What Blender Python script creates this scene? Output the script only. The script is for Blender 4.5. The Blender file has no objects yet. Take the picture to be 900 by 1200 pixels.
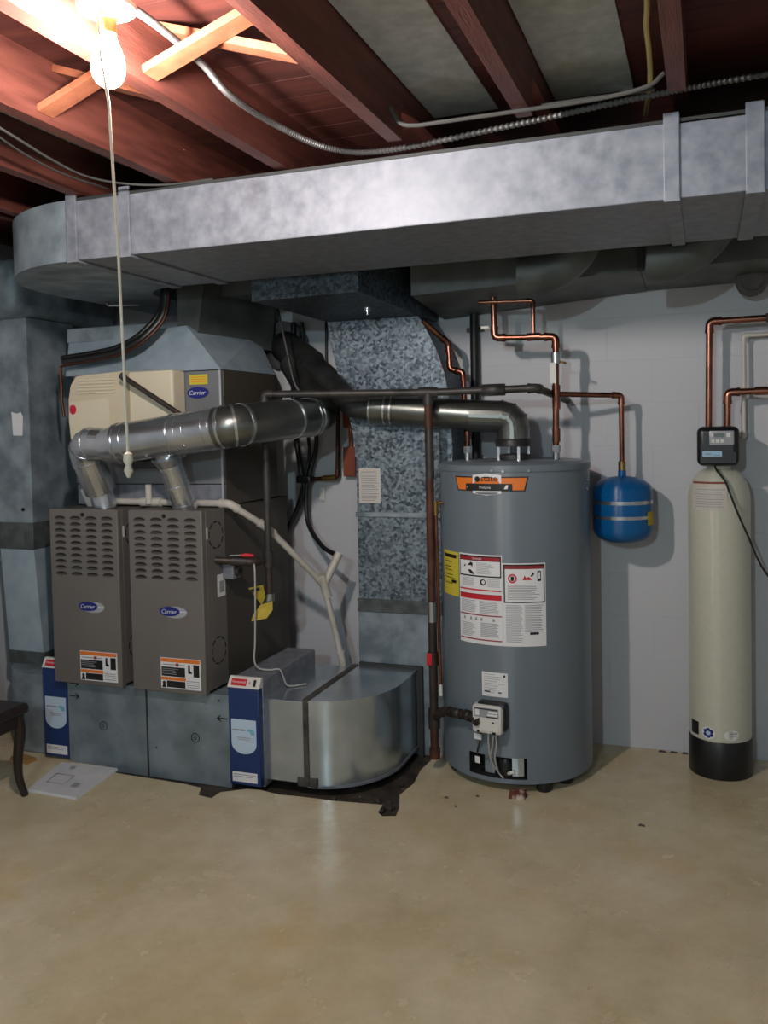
import bpy, bmesh, math, random
from mathutils import Vector, Matrix
random.seed(7)
scene = bpy.context.scene
COL = scene.collection
R = math.radians

# ------------------------------------------------------------------ camera
CAM_YAW, CAM_PITCH, CAM_ROLL = R(-20.13), R(-2.13), R(-1.19)
fw = Vector((math.sin(CAM_YAW)*math.cos(CAM_PITCH), math.cos(CAM_YAW)*math.cos(CAM_PITCH), math.sin(CAM_PITCH)))
r0 = Vector((math.cos(CAM_YAW), -math.sin(CAM_YAW), 0)); u0 = r0.cross(fw)
r1 = r0*math.cos(CAM_ROLL) + u0*math.sin(CAM_ROLL); u1 = -r0*math.sin(CAM_ROLL) + u0*math.cos(CAM_ROLL)
cd = bpy.data.cameras.new('camera'); cam = bpy.data.objects.new('camera', cd); COL.objects.link(cam)
cam.matrix_world = Matrix(((r1.x, u1.x, -fw.x, 0), (r1.y, u1.y, -fw.y, 0), (r1.z, u1.z, -fw.z, 1.55), (0, 0, 0, 1)))
cd.sensor_fit = 'VERTICAL'; cd.sensor_height = 24.0; cd.lens = 24.0*1030/1200; cd.shift_y = -(600-536.6)/1200
cd.clip_start = 0.05
scene.camera = cam

# ------------------------------------------------------------------ world, exposure
w = bpy.data.worlds.new('world'); scene.world = w; w.use_nodes = True
bg = w.node_tree.nodes['Background']; bg.inputs[0].default_value = (0.55, 0.62, 0.7, 1); bg.inputs[1].default_value = 0.02
BULB_STRENGTH = 285.0          # the bare bulb in view
BULB2_STRENGTH = 345.0         # a like bulb further back in the basement
BULB_POS = (-1.207, 1.613, 2.342)
BULB2_POS = (-0.60, -1.25, 2.25)
vs = scene.view_settings
vs.view_transform = 'Standard'; vs.look = 'None'; vs.gamma = 1.0; vs.exposure = 2.05; vs.use_curve_mapping = False

# ------------------------------------------------------------------ materials
def _lin(c):
    return tuple(((x/12.92) if x <= 0.04045 else ((x+0.055)/1.055)**2.4) for x in c)
def srgb(r, g, b): return _lin((r/255, g/255, b/255))
def mat(name, c, rough=0.5, metal=0.0, c2=None, scale=6.0, detail=4.0, bump=0.0, bscale=None, spec=0.5, emit=None, coat=0.0, lo=0.35, hi=0.65,
        tex='noise', stretch=None, rvar=0.0, aniso=0.0):
    m = bpy.data.materials.new(name); m.use_nodes = True
    nt = m.node_tree; N = nt.nodes; L = nt.links; b = N['Principled BSDF']
    b.inputs['Base Color'].default_value = (*c, 1); b.inputs['Roughness'].default_value = rough; b.inputs['Metallic'].default_value = metal
    b.inputs['Specular IOR Level'].default_value = spec; b.inputs['Coat Weight'].default_value = coat
    if aniso:    # enamel drawn in the vertical direction: tall narrow highlights
        tg = N.new('ShaderNodeTangent'); tg.direction_type = 'RADIAL'; tg.axis = 'Z'; L.new(tg.outputs[0], b.inputs['Tangent'])
        b.inputs['Anisotropic'].default_value = aniso; b.inputs['Anisotropic Rotation'].default_value = 0.25
    if emit:
        b.inputs['Emission Color'].default_value = (*emit[0], 1); b.inputs['Emission Strength'].default_value = emit[1]
    tc = N.new('ShaderNodeTexCoord'); src = tc.outputs['Object']
    if stretch:
        mp = N.new('ShaderNodeMapping'); mp.inputs['Scale'].default_value = stretch; L.new(src, mp.inputs[0]); src = mp.outputs[0]
    if c2:
        if tex == 'voronoi':
            t = N.new('ShaderNodeTexVoronoi'); t.inputs['Scale'].default_value = scale; L.new(src, t.inputs['Vector'])
            sep = N.new('ShaderNodeSeparateColor'); L.new(t.outputs['Color'], sep.inputs[0]); fac = sep.outputs[0]
            n2 = N.new('ShaderNodeTexNoise'); n2.inputs['Scale'].default_value = 5; n2.inputs['Detail'].default_value = 4; L.new(src, n2.inputs['Vector'])
            mx = N.new('ShaderNodeMix'); mx.data_type = 'FLOAT'; mx.inputs[0].default_value = 0.45
            L.new(fac, mx.inputs[2]); L.new(n2.outputs[0], mx.inputs[3]); fac = mx.outputs[0]
        else:
            t = N.new('ShaderNodeTexNoise'); t.inputs['Scale'].default_value = scale; t.inputs['Detail'].default_value = detail
            L.new(src, t.inputs['Vector']); fac = t.outputs[0]
        rp = N.new('ShaderNodeValToRGB'); rp.color_ramp.elements[0].position = lo; rp.color_ramp.elements[1].position = hi
        rp.color_ramp.elements[0].color = (*c, 1); rp.color_ramp.elements[1].color = (*c2, 1)
        L.new(fac, rp.inputs[0]); L.new(rp.outputs[0], b.inputs['Base Color'])
        if rvar:
            mr = N.new('ShaderNodeMapRange'); mr.inputs[3].default_value = max(0.03, rough-rvar); mr.inputs[4].default_value = rough+rvar
            mr.inputs[1].default_value = lo; mr.inputs[2].default_value = hi
            L.new(fac, mr.inputs[0]); L.new(mr.outputs[0], b.inputs['Roughness'])
    if bump:
        t2 = N.new('ShaderNodeTexNoise'); t2.inputs['Scale'].default_value = bscale or scale*4; t2.inputs['Detail'].default_value = 5
        L.new(src, t2.inputs['Vector'])
        bp = N.new('ShaderNodeBump'); bp.inputs['Strength'].default_value = bump; bp.inputs['Distance'].default_value = 0.01
        L.new(t2.outputs[0], bp.inputs['Height']); L.new(bp.outputs[0], b.inputs['Normal'])
    return m

M = {}
M['wall'] = mat('painted_block', srgb(196,197,202), 0.6, bump=0.05, bscale=40)
M['mortar'] = mat('painted_mortar', srgb(165,167,172), 0.8, c2=srgb(180,182,186), scale=8, bump=0.3, bscale=50)
M['subslab'] = mat('damp_broken_concrete', srgb(34,30,26), 0.75, c2=srgb(70,62,52), scale=9, bump=0.8, bscale=30)
M['wood_red'] = mat('red_stained_joist', srgb(84,42,34), 0.55, c2=srgb(110,60,50), scale=4, bump=0.15, bscale=30, stretch=(8,1,8))
M['wood_deck'] = mat('red_stained_deck', srgb(76,36,30), 0.65, c2=srgb(96,48,40), scale=4, bump=0.15, bscale=30, stretch=(1,8,8))
M['wood_orange'] = mat('raw_orange_lumber', srgb(136,78,54), 0.6, c2=srgb(160,98,70), scale=5, bump=0.1, stretch=(3,3,3))
M['pan'] = mat('grey_panning_sheet', srgb(180,186,184), 0.6, 0.05, c2=srgb(205,210,208), scale=20, detail=6, bump=0.1, bscale=50)
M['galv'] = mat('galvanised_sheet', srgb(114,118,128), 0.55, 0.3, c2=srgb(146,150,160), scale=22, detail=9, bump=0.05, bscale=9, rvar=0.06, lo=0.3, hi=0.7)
M['galv_old'] = mat('weathered_sheet_cool_light', srgb(112,124,132), 0.5, 0.3, c2=srgb(152,164,172), scale=9, detail=9, bump=0.06, bscale=9, rvar=0.1)  # weathered mottle; its lighter bluish cast is cool left-hand daylight put into the colour
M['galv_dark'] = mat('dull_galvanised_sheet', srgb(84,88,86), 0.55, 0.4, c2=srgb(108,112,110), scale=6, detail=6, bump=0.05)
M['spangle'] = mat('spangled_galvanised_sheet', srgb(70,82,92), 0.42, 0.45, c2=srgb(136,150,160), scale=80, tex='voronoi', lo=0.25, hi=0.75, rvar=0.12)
M['galv_bright'] = mat('bright_galvanised_sheet', srgb(166,178,186), 0.22, 0.8, c2=srgb(196,206,212), scale=5, detail=5, bump=0.03, bscale=6)
M['vent'] = mat('shiny_vent_pipe', srgb(178,184,190), 0.26, 0.9, c2=srgb(206,210,214), scale=7, bump=0.06, bscale=10)
M['galv_blue'] = mat('pale_sheet_cool_light', srgb(150,168,180), 0.5, 0.25, c2=srgb(172,188,198), scale=9, detail=8)  # bluish tone paints in the cool daylight falling at the left
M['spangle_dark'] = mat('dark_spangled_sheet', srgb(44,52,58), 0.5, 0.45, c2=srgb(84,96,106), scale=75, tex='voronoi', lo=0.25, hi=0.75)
M['vent_dull'] = mat('dull_flue_pipe', srgb(104,106,102), 0.32, 0.85, c2=srgb(126,128,124), scale=6)
M['vent_dark'] = mat('sooty_vent_pipe', srgb(46,46,46), 0.45, 0.5, c2=srgb(70,70,70), scale=8)
M['seam'] = mat('dark_duct_seam', srgb(60,62,62), 0.6, 0.3)
M['tape'] = mat('old_duct_tape', srgb(92,98,98), 0.6, 0.2, c2=srgb(70,74,74), scale=20)
M['mastic'] = mat('dark_mastic', srgb(52,50,48), 0.8, c2=srgb(84,80,76), scale=18)
M['furnace'] = mat('furnace_grey_paint', srgb(112,108,104), 0.42, 0.2, c2=srgb(116,112,108), scale=3)
M['furnace_side'] = mat('furnace_brown_grey_paint', srgb(76,70,62), 0.5, 0.1)
M['louver_dark'] = mat('louver_opening', srgb(30,30,31), 0.8)
M['coil'] = mat('coil_cabinet_grey_paint', srgb(118,120,124), 0.45, 0.2, c2=srgb(126,128,132), scale=3)
M['base'] = mat('base_plenum_sheet', srgb(112,126,134), 0.45, 0.35, c2=srgb(142,156,164), scale=7, detail=8, rvar=0.1)
M['beige'] = mat('beige_plastic', srgb(205,192,166), 0.5)
M['beige2'] = mat('light_beige_plastic', srgb(214,204,180), 0.5)
M['navy'] = mat('navy_blue_plastic', srgb(24,52,104), 0.4)
M['white'] = mat('white_print', srgb(225,226,228), 0.5)
M['white_pl'] = mat('white_plastic', srgb(215,214,208), 0.4)
M['pvc'] = mat('white_pvc', srgb(208,204,196), 0.4, c2=srgb(186,180,170), scale=6)
M['red'] = mat('red_print', srgb(196,28,44), 0.5)
M['dkred'] = mat('dark_red_print', srgb(150,30,40), 0.5)
M['orange'] = mat('orange_print', srgb(226,120,40), 0.5)
M['black'] = mat('black_print', srgb(22,22,24), 0.5)
M['grey_text'] = mat('grey_fine_print', srgb(150,153,158), 0.6)
M['pale_blue'] = mat('pale_blue_print', srgb(190,210,230), 0.5)
M['teal'] = mat('teal_print', srgb(120,180,205), 0.5)
M['logo_blue'] = mat('deep_blue_print', srgb(26,36,120), 0.4)
M['silver'] = mat('silver_print', srgb(180,184,190), 0.35, 0.4)
M['yellow'] = mat('yellow_print', srgb(206,192,62), 0.5)
M['yellow_tag'] = mat('yellow_tag_paper', srgb(190,168,52), 0.6, c2=srgb(164,146,50), scale=20)
M['heater'] = mat('heater_grey_enamel', srgb(110,120,128), 0.38, 0.0, c2=srgb(109,121,131), scale=2, aniso=0.92)
M['dark'] = mat('dark_cavity', srgb(18,18,18), 0.8)
M['black_metal'] = mat('black_iron_pipe', srgb(52,46,44), 0.5, 0.4, c2=srgb(74,62,56), scale=14)
M['grey_iron'] = mat('grey_iron_pipe', srgb(54,52,51), 0.5, 0.4, c2=srgb(74,71,69), scale=14)
M['rust_iron'] = mat('rusty_iron_pipe', srgb(74,46,36), 0.6, 0.3, c2=srgb(96,60,46), scale=14)
M['copper'] = mat('copper_pipe', srgb(156,104,86), 0.26, 0.95, c2=srgb(110,70,58), scale=9)
M['copper_dk'] = mat('aged_copper_pipe', srgb(96,62,50), 0.45, 0.8, c2=srgb(70,46,40), scale=9)
M['brass'] = mat('brass_fitting', srgb(150,122,70), 0.35, 0.9)
M['steel'] = mat('bright_steel', srgb(196,198,200), 0.25, 0.95)
M['tank_blue'] = mat('blue_tank_paint', srgb(6,84,142), 0.36, c2=srgb(10,90,148), scale=4, aniso=0.9)
M['softener'] = mat('softener_cream_shell', srgb(194,194,177), 0.36, c2=srgb(198,198,182), scale=40, bump=0.01, aniso=0.92, bscale=80)
M['rubber'] = mat('black_rubber', srgb(20,20,21), 0.4)
M['black_pl'] = mat('black_plastic', srgb(22,22,24), 0.35)
M['cable_black'] = mat('black_cable', srgb(26,26,27), 0.5)
M['bx'] = mat('armoured_cable', srgb(100,100,100), 0.5, 0.6)
M['grey_cable'] = mat('grey_cable', srgb(170,170,166), 0.5)
M['dull_cable'] = mat('dull_grey_cable', srgb(66,66,64), 0.6)
M['yellow_cable'] = mat('yellowed_cable', srgb(206,190,120), 0.5)
M['string'] = mat('cotton_string', srgb(214,208,190), 0.8)
M['porcelain'] = mat('white_porcelain', srgb(235,230,222), 0.3)
M['lcd'] = mat('lcd_screen', srgb(92,104,100), 0.3)
M['display'] = mat('pale_blue_strip', srgb(150,190,220), 0.4)  # plain pale blue of the brand strip
M['paper'] = mat('aged_paper', srgb(196,190,182), 0.7, c2=srgb(206,200,192), scale=10)
M['envelope'] = mat('white_envelope_paper', srgb(206,208,210), 0.7, c2=srgb(196,198,202), scale=8, bump=0.1)
M['chair'] = mat('dark_walnut', srgb(30,22,20), 0.4, c2=srgb(40,30,26), scale=10)
M['brown_box'] = mat('brown_painted_box', srgb(128,64,42), 0.6)
M['brick'] = mat('broken_brick', srgb(96,50,38), 0.85, c2=srgb(190,176,160), scale=22, lo=0.5, hi=0.62)
M['tan_wood'] = mat('tan_wood', srgb(150,112,60), 0.6)
M['tag_paper'] = mat('white_tag', srgb(220,220,216), 0.6)
M['bulb'] = mat('lit_bulb_glass', (1, 1, 1), 0.3, emit=((1.0, 0.90, 0.84), BULB_STRENGTH))
M['bulb2'] = mat('lit_bulb_glass_cool', (1, 1, 1), 0.3, emit=((0.74, 0.94, 1.0), BULB2_STRENGTH))

def floor_mat():
    m = bpy.data.materials.new('stained_beige_floor'); m.use_nodes = True
    nt = m.node_tree; N = nt.nodes; L = nt.links; b = N['Principled BSDF']
    tc = N.new('ShaderNodeTexCoord')
    def noise(s, d, r=0.55):
        t = N.new('ShaderNodeTexNoise'); t.inputs['Scale'].default_value = s; t.inputs['Detail'].default_value = d; t.inputs['Roughness'].default_value = r
        L.new(tc.outputs['Object'], t.inputs['Vector']); return t.outputs[0]
    def ramp(f, p0, p1, a, c):
        r = N.new('ShaderNodeValToRGB'); e = r.color_ramp.elements; e[0].position = p0; e[1].position = p1; e[0].color = (*a, 1); e[1].color = (*c, 1)
        L.new(f, r.inputs[0]); return r.outputs[0]
    def mix(f, a, c, mode='MIX'):
        x = N.new('ShaderNodeMix'); x.data_type = 'RGBA'; x.blend_type = mode
        if isinstance(f, float): x.inputs[0].default_value = f
        else: L.new(f, x.inputs[0])
        L.new(a, x.inputs[6]); L.new(c, x.inputs[7]); return x.outputs[2]
    base = ramp(noise(1.3, 5), 0.35, 0.68, srgb(200,186,150), srgb(222,212,184))
    fine = ramp(noise(9, 8, 0.7), 0.3, 0.7, srgb(196,184,160), srgb(255,255,255))
    col = mix(0.4, base, fine, 'MULTIPLY')
    yel = ramp(noise(2.4, 4), 0.55, 0.75, (0, 0, 0), (1, 1, 1))
    yc = N.new('ShaderNodeRGB'); yc.outputs[0].default_value = (*srgb(204,172,118), 1)
    sc = N.new('ShaderNodeMath'); sc.operation = 'MULTIPLY'; sc.inputs[1].default_value = 0.7
    L.new(yel, sc.inputs[0])
    col = mix(sc.outputs[0], col, yc.outputs[0])
    spk = ramp(noise(42, 3, 0.6), 0.72, 0.8, (1, 1, 1), srgb(120,100,80))
    col = mix(0.6, col, spk, 'MULTIPLY')
    L.new(col, b.inputs['Base Color'])
    mr = N.new('ShaderNodeMapRange'); mr.inputs[3].default_value = 0.16; mr.inputs[4].default_value = 0.36
    L.new(noise(3, 5), mr.inputs[0]); L.new(mr.outputs[0], b.inputs['Roughness'])
    bp = N.new('ShaderNodeBump'); bp.inputs['Strength'].default_value = 0.12; bp.inputs['Distance'].default_value = 0.01
    L.new(noise(5, 5), bp.inputs['Height']); L.new(bp.outputs[0], b.inputs['Normal'])
    return m
M['floor'] = floor_mat()

# ------------------------------------------------------------------ geometry helpers (metres, world space)
class MB:
    """collects shapes that become ONE mesh object"""
    def __init__(s): s.v = []; s.f = []; s.m = []; s.smooth = []
    def add(s, verts, faces, mi=0, sm=False):
        o = len(s.v); s.v += [Vector(x) for x in verts]
        for f in faces: s.f.append([i+o for i in f]); s.m.append(mi); s.smooth.append(sm)
        return s
    def box(s, x0, x1, y0, y1, z0, z1, bev=0.0, mi=0, seg=2):
        if bev <= 0:
            v = [(x0,y0,z0),(x1,y0,z0),(x1,y1,z0),(x0,y1,z0),(x0,y0,z1),(x1,y0,z1),(x1,y1,z1),(x0,y1,z1)]
            return s.add(v, [(0,3,2,1),(4,5,6,7),(0,1,5,4),(1,2,6,5),(2,3,7,6),(3,0,4,7)], mi)
        bm = bmesh.new(); bmesh.ops.create_cube(bm, size=1)
        for q in bm.verts: q.co = Vector(((x0+x1)/2+q.co.x*(x1-x0), (y0+y1)/2+q.co.y*(y1-y0), (z0+z1)/2+q.co.z*(z1-z0)))
        bmesh.ops.bevel(bm, geom=bm.edges[:], offset=bev, segments=seg, profile=0.5, affect='EDGES')
        bm.verts.index_update()
        bm.normal_update(); flat_, rnd = [], []
        for f in bm.faces: (flat_ if max(abs(c) for c in f.normal) > 0.999 else rnd).append([q.index for q in f.verts])
        co = [q.co.copy() for q in bm.verts]; bm.free(); o = len(s.v); s.add(co, rnd, mi, True)
        for f in flat_: s.f.append([i+o for i in f]); s.m.append(mi); s.smooth.append(False)
        return s
    def hexa(s, bot, top, mi=0):
        """8-corner solid: bot, top = 4 points each, counter-clockwise from above"""
        return s.add(list(bot)+list(top), [(3,2,1,0),(4,5,6,7),(0,1,5,4),(1,2,6,5),(2,3,7,6),(3,0,4,7)], mi)
    def prism(s, poly, a, b, axis='z', mi=0, sm=False):
        """polygon of 2-D points pushed from a to b along an axis"""
        n = len(poly)
        def P(p, t):
            return (p[0], p[1], t) if axis == 'z' else ((p[0], t, p[1]) if axis == 'y' else (t, p[0], p[1]))
        s.add([P(p, a) for p in poly]+[P(p, b) for p in poly], [list(range(n))[::-1], list(range(n, 2*n))], mi)
        o = [P(p, a) for p in poly]+[P(p, b) for p in poly]
        return s.add(o, [(i, (i+1) % n, n+(i+1) % n, n+i) for i in range(n)], mi, sm)
    def tube(s, path, r, seg=12, caps=True, mi=0, rs=None):
        path = [Vector(p) for p in path]; n = len(path)
        rings = []; up = None
        for i, p in enumerate(path):
            if i == 0: t = path[1]-p
            elif i == n-1: t = p-path[i-1]
            else: t = (path[i+1]-p).normalized()+(p-path[i-1]).normalized()
            t.normalize()
            if up is None:
                up = Vector((0,0,1)) if abs(t.z) < 0.9 else Vector((0,1,0))
            a = (up-t*up.dot(t)).normalized(); b = t.cross(a); up = a
            rr = rs[i] if rs else r
            rings.append([p+(a*math.cos(2*math.pi*k/seg)+b*math.sin(2*math.pi*k/seg))*rr for k in range(seg)])
        v = [q for ring in rings for q in ring]; f = []
        for i in range(n-1):
            for k in range(seg):
                f.append((i*seg+k, i*seg+(k+1) % seg, (i+1)*seg+(k+1) % seg, (i+1)*seg+k))
        s.add(v, f, mi, True)
        if caps:
            s.add(rings[0], [list(range(seg))[::-1]], mi); s.add(rings[-1], [list(range(seg))], mi)
        return s
    def lathe(s, prof, cx, cy, seg=48, mi=0, sm=True):
        """prof = [(radius, z)...] about a vertical axis"""
        v = []; f = []; n = len(prof)
        for r, z in prof:
            for k in range(seg):
                a = 2*math.pi*k/seg; v.append((cx+r*math.cos(a), cy+r*math.sin(a), z))
        for i in range(n-1):
            for k in range(seg): f.append((i*seg+k, i*seg+(k+1) % seg, (i+1)*seg+(k+1) % seg, (i+1)*seg+k))
        return s.add(v, f, mi, sm)
    def disc(s, c, nrm, r, h, seg=16, mi=0):
        c = Vector(c); nrm = Vector(nrm).normalized(); return s.tube([c, c+nrm*h], r, seg, True, mi)
    def cylpatch(s, cx, cy, rad, a0, a1, z0, z1, th=0.0008, n=None, mi=0):
        """thin curved sheet on a vertical cylinder; angles in degrees from -Y towards +X"""
        n = n or max(2, int(abs(a1-a0)/4)); v = []; f = []
        for i in range(n+1):
            a = R(a0+(a1-a0)*i/n)
            for rr in (rad, rad+th):
                for z in (z0, z1): v.append((cx+rr*math.sin(a), cy-rr*math.cos(a), z))
        for i in range(n):
            o = i*4; p = o+4
            f += [(o+2, p+2, p+3, o+3), (o, o+1, p+1, p), (o+1, o+3, p+3, p+1), (o, p, p+2, o+2)]
        f += [(0, 2, 3, 1), (n*4, n*4+1, n*4+3, n*4+2)]
        return s.add(v, f, mi, False)

def fillet(pts, rad, n=6):
    """round the corners of a path"""
    pts = [Vector(p) for p in pts]; out = [pts[0]]
    for i in range(1, len(pts)-1):
        a = (pts[i-1]-pts[i]); b = (pts[i+1]-pts[i]); la, lb = a.length, b.length; a.normalize(); b.normalize()
        rr = rad[i-1] if isinstance(rad, (list, tuple)) else rad
        d = min(rr, la*0.49, lb*0.49); p0 = pts[i]+a*d; p2 = pts[i]+b*d
        for k in range(n+1):
            t = k/n; out.append(p0*(1-t)**2+pts[i]*2*t*(1-t)+p2*t*t)
    out.append(pts[-1]); return out
def smooth_path(pts, n=8):
    """Catmull-Rom curve through points"""
    P = [Vector(p) for p in pts]; P = [P[0]*2-P[1]]+P+[P[-1]*2-P[-2]]; out = []
    for i in range(1, len(P)-2):
        a, b, c, d = P[i-1:i+3]
        for k in range(n):
            t = k/n; out.append(0.5*((2*b)+(c-a)*t+(2*a-5*b+4*c-d)*t*t+(3*b-a-3*c+d)*t**3))
    out.append(P[-2]); return out

ORG = {}
def obj(name, mb, mats, parent=None, kind=None, label=None, shade=True):
    if not isinstance(mats, (list, tuple)): mats = [mats]
    if parent is not None: o = Vector(ORG[parent.name])
    else:
        xs = [p.x for p in mb.v]; ys = [p.y for p in mb.v]; zs = [p.z for p in mb.v]
        o = Vector(((min(xs)+max(xs))/2, (min(ys)+max(ys))/2, min(zs)))
    me = bpy.data.meshes.new(name)
    me.from_pydata([tuple(p-o) for p in mb.v], [], mb.f)
    for m in mats: me.materials.append(M[m] if isinstance(m, str) else m)
    for p, mi, sm in zip(me.polygons, mb.m, mb.smooth): p.material_index = mi; p.use_smooth = sm and shade
    bm = bmesh.new(); bm.from_mesh(me); bmesh.ops.remove_doubles(bm, verts=bm.verts, dist=1e-5)
    bmesh.ops.recalc_face_normals(bm, faces=bm.faces)
    for e in bm.edges: e.smooth = len(e.link_faces) == 2 and e.calc_face_angle(3.0) < R(38)
    bm.to_mesh(me); bm.free()
    ob = bpy.data.objects.new(name, me); COL.objects.link(ob)
    if parent is not None: ob.parent = parent
    else: ob.location = o
    ORG[ob.name] = o
    if kind: ob['kind'] = kind
    if label: ob['label'] = label
    return ob
def tag(o, label, cat, group=None):
    o['label'] = label; o['category'] = cat
    if group: o['group'] = group
    return o
def thing(name, label, cat, loc, group=None):
    e = bpy.data.objects.new(name, None); e.empty_display_size = 0.1; COL.objects.link(e); e.location = loc; ORG[e.name] = Vector(loc)
    return tag(e, label, cat, group)
def copy_tree(o, parent=None):
    c = o.copy(); COL.objects.link(c); c.parent = parent; ORG[c.name] = ORG.get(o.name, Vector())
    for ch in list(o.children): copy_tree(ch, c)
    return c
def boxo(name, m, parent, x0, x1, y0, y1, z0, z1, bev=0.0, **k):
    return obj(name, MB().box(x0, x1, y0, y1, z0, z1, bev), m, parent, **k)
def tubeo(name, m, parent, path, r, seg=12, **k):
    return obj(name, MB().tube(path, r, seg), m, parent, **k)

_tc = {}
def text_geo(body, shear=0.0):
    """flat glyph outlines of a word, scaled to width 1, centred: (verts2d, faces, height)"""
    if (body, shear) in _tc: return _tc[(body, shear)]
    cu = bpy.data.curves.new('t', 'FONT'); cu.body = body; cu.shear = shear; cu.resolution_u = 2; cu.align_x = 'CENTER'; cu.align_y = 'CENTER'
    ob = bpy.data.objects.new('t', cu); COL.objects.link(ob)
    dg = bpy.context.evaluated_depsgraph_get(); me = bpy.data.meshes.new_from_object(ob.evaluated_get(dg))
    v = [(p.co.x, p.co.y) for p in me.vertices]; f = [list(p.vertices) for p in me.polygons]
    bpy.data.objects.remove(ob); bpy.data.curves.remove(cu); bpy.data.meshes.remove(me)
    xs = [p[0] for p in v]; ys = [p[1] for p in v]; wd = max(xs)-min(xs); cx = (max(xs)+min(xs))/2; cy = (max(ys)+min(ys))/2
    _tc[(body, shear)] = ([((a-cx)/wd, (b-cy)/wd) for a, b in v], f, (max(ys)-min(ys))/wd)
    return _tc[(body, shear)]
def text_front(name, body, cx, y, cz, width, m, parent, shear=0.0, height=None):
    """lettering on a face that looks towards -Y"""
    v, f, h = text_geo(body, shear); sy = width if not height else height/h
    return obj(name, MB().add([(cx+a*width, y, cz+b*sy) for a, b in v], f), m, parent)
def text_cyl(name, body, cx, cy, rad, ang, z, width, m, parent, shear=0.0, height=None):
    v, f, h = text_geo(body, shear); sy = width if not height else height/h; out = []
    for a, b in v:
        t = R(ang)+a*width/rad; out.append((cx+rad*math.sin(t), cy-rad*math.cos(t), z+b*sy))
    return obj(name, MB().add(out, f), m, parent)
def ellipse(cx, cz, rx, rz, n=28): return [(cx+rx*math.cos(2*math.pi*k/n), cz+rz*math.sin(2*math.pi*k/n)) for k in range(n)]
def ell_front(name, cx, y, cz, rx, rz, th, m, parent): return obj(name, MB().prism(ellipse(cx, cz, rx, rz), y, y+th, 'y'), m, parent)
def lines_front(name, rows, y, th, m, parent):
    """fine print too small to read: rows = (x0, x1, z, height)"""
    mb = MB()
    for x0, x1, z, h in rows: mb.box(x0, x1, y, y+th, z-h/2, z+h/2)
    return obj(name, mb, m, parent)

def pipe_run(parent, pts, r, m, fit=1.22, fl=None, fitm=None, name='pipe', seg=14, skip=()):
    """rigid pipe: one part per straight length, one elbow part per corner"""
    pts = [Vector(p) for p in pts]; fl = fl or r*2.6; n = len(pts)
    for i in range(n-1):
        a, b = pts[i], pts[i+1]; d = (b-a).normalized()
        a2 = a+d*fl*0.8 if i > 0 else a; b2 = b-d*fl*0.8 if i < n-2 else b
        if (b2-a2).dot(d) > 0: tubeo(name, m, parent, [a2, b2], r, seg)
    for i in range(1, n-1):
        if i in skip: continue
        d0 = (pts[i]-pts[i-1]).normalized(); d1 = (pts[i+1]-pts[i]).normalized()
        path = fillet([pts[i]-d0*fl*1.15, pts[i], pts[i]+d1*fl*1.15], fl, 6)
        mb = MB().tube(path, r*fit, seg)
        mb.tube([pts[i]-d0*fl*1.35, pts[i]-d0*fl*0.95], r*fit*1.1, seg); mb.tube([pts[i]+d1*fl*0.95, pts[i]+d1*fl*1.35], r*fit*1.1, seg)
        obj('elbow', mb, fitm or m, parent)
def sleeve(parent, c, d, ln, r, m, name='coupling', seg=14):
    c = Vector(c); d = Vector(d).normalized()
    return tubeo(name, m, parent, [c-d*ln/2, c+d*ln/2], r, seg)

# ================================================================== THE ROOM
XL, XR, YB, YF, ZC = -3.48, 2.4, 4.26, -2.6, 2.60
# floor: painted slab with the broken-out patch under the furnaces
from mathutils.geometry import tessellate_polygon
outer = [(XL, YF), (XR, YF), (XR, YB), (XL, YB)]
pit = [(-2.62,3.275),(-2.50,3.262),(-2.34,3.256),(-2.16,3.25),(-2.06,3.235),(-2.03,3.165),(-1.96,3.155),(-1.955,3.22),(-1.86,3.285),(-1.80,3.29),(-1.70,3.272),
       (-1.60,3.282),(-1.45,3.285),(-1.33,3.30),(-1.25,3.31),(-1.245,3.24),(-1.215,3.21),(-1.165,3.228),(-1.175,3.30),(-1.215,3.42),(-1.195,3.55),(-1.212,3.70),(-1.20,3.83),
       (-1.17,4.0),(-1.17,4.2),(-2.62,4.2)]
tri = tessellate_polygon([[Vector((*p, 0)) for p in outer], [Vector((*p, 0)) for p in pit]])
allp = outer+pit
mb = MB().add([(*p, 0) for p in allp], [list(t) for t in tri])
n = len(pit); mb.add([(*p, 0) for p in pit]+[(*p, -0.03) for p in pit], [(i, (i+1) % n, n+(i+1) % n, n+i) for i in range(n)])
floor = obj('floor', mb, 'floor', kind='structure')
obj('broken_concrete', MB().box(-2.7, -1.1, 3.1, 4.25, -0.06, -0.022), 'subslab', floor, label='dark broken concrete patch under the ducts')
# crumbs of broken concrete along the patch edge
for k in range(16):
    i = random.choice(range(11, 22)); px, py = pit[i]
    s = random.uniform(0.008, 0.02); x = px-random.uniform(0.02, 0.08); y = py+random.uniform(0.03, 0.08)
    if i > 17: x, y = px-random.uniform(0.02, 0.06), py+random.uniform(-0.05, 0.05)
    boxo('concrete_crumb', 'subslab', floor, x-s, x+s, y-s*0.8, y+s*0.7, -0.022, -0.022+s, s*0.3)

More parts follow.
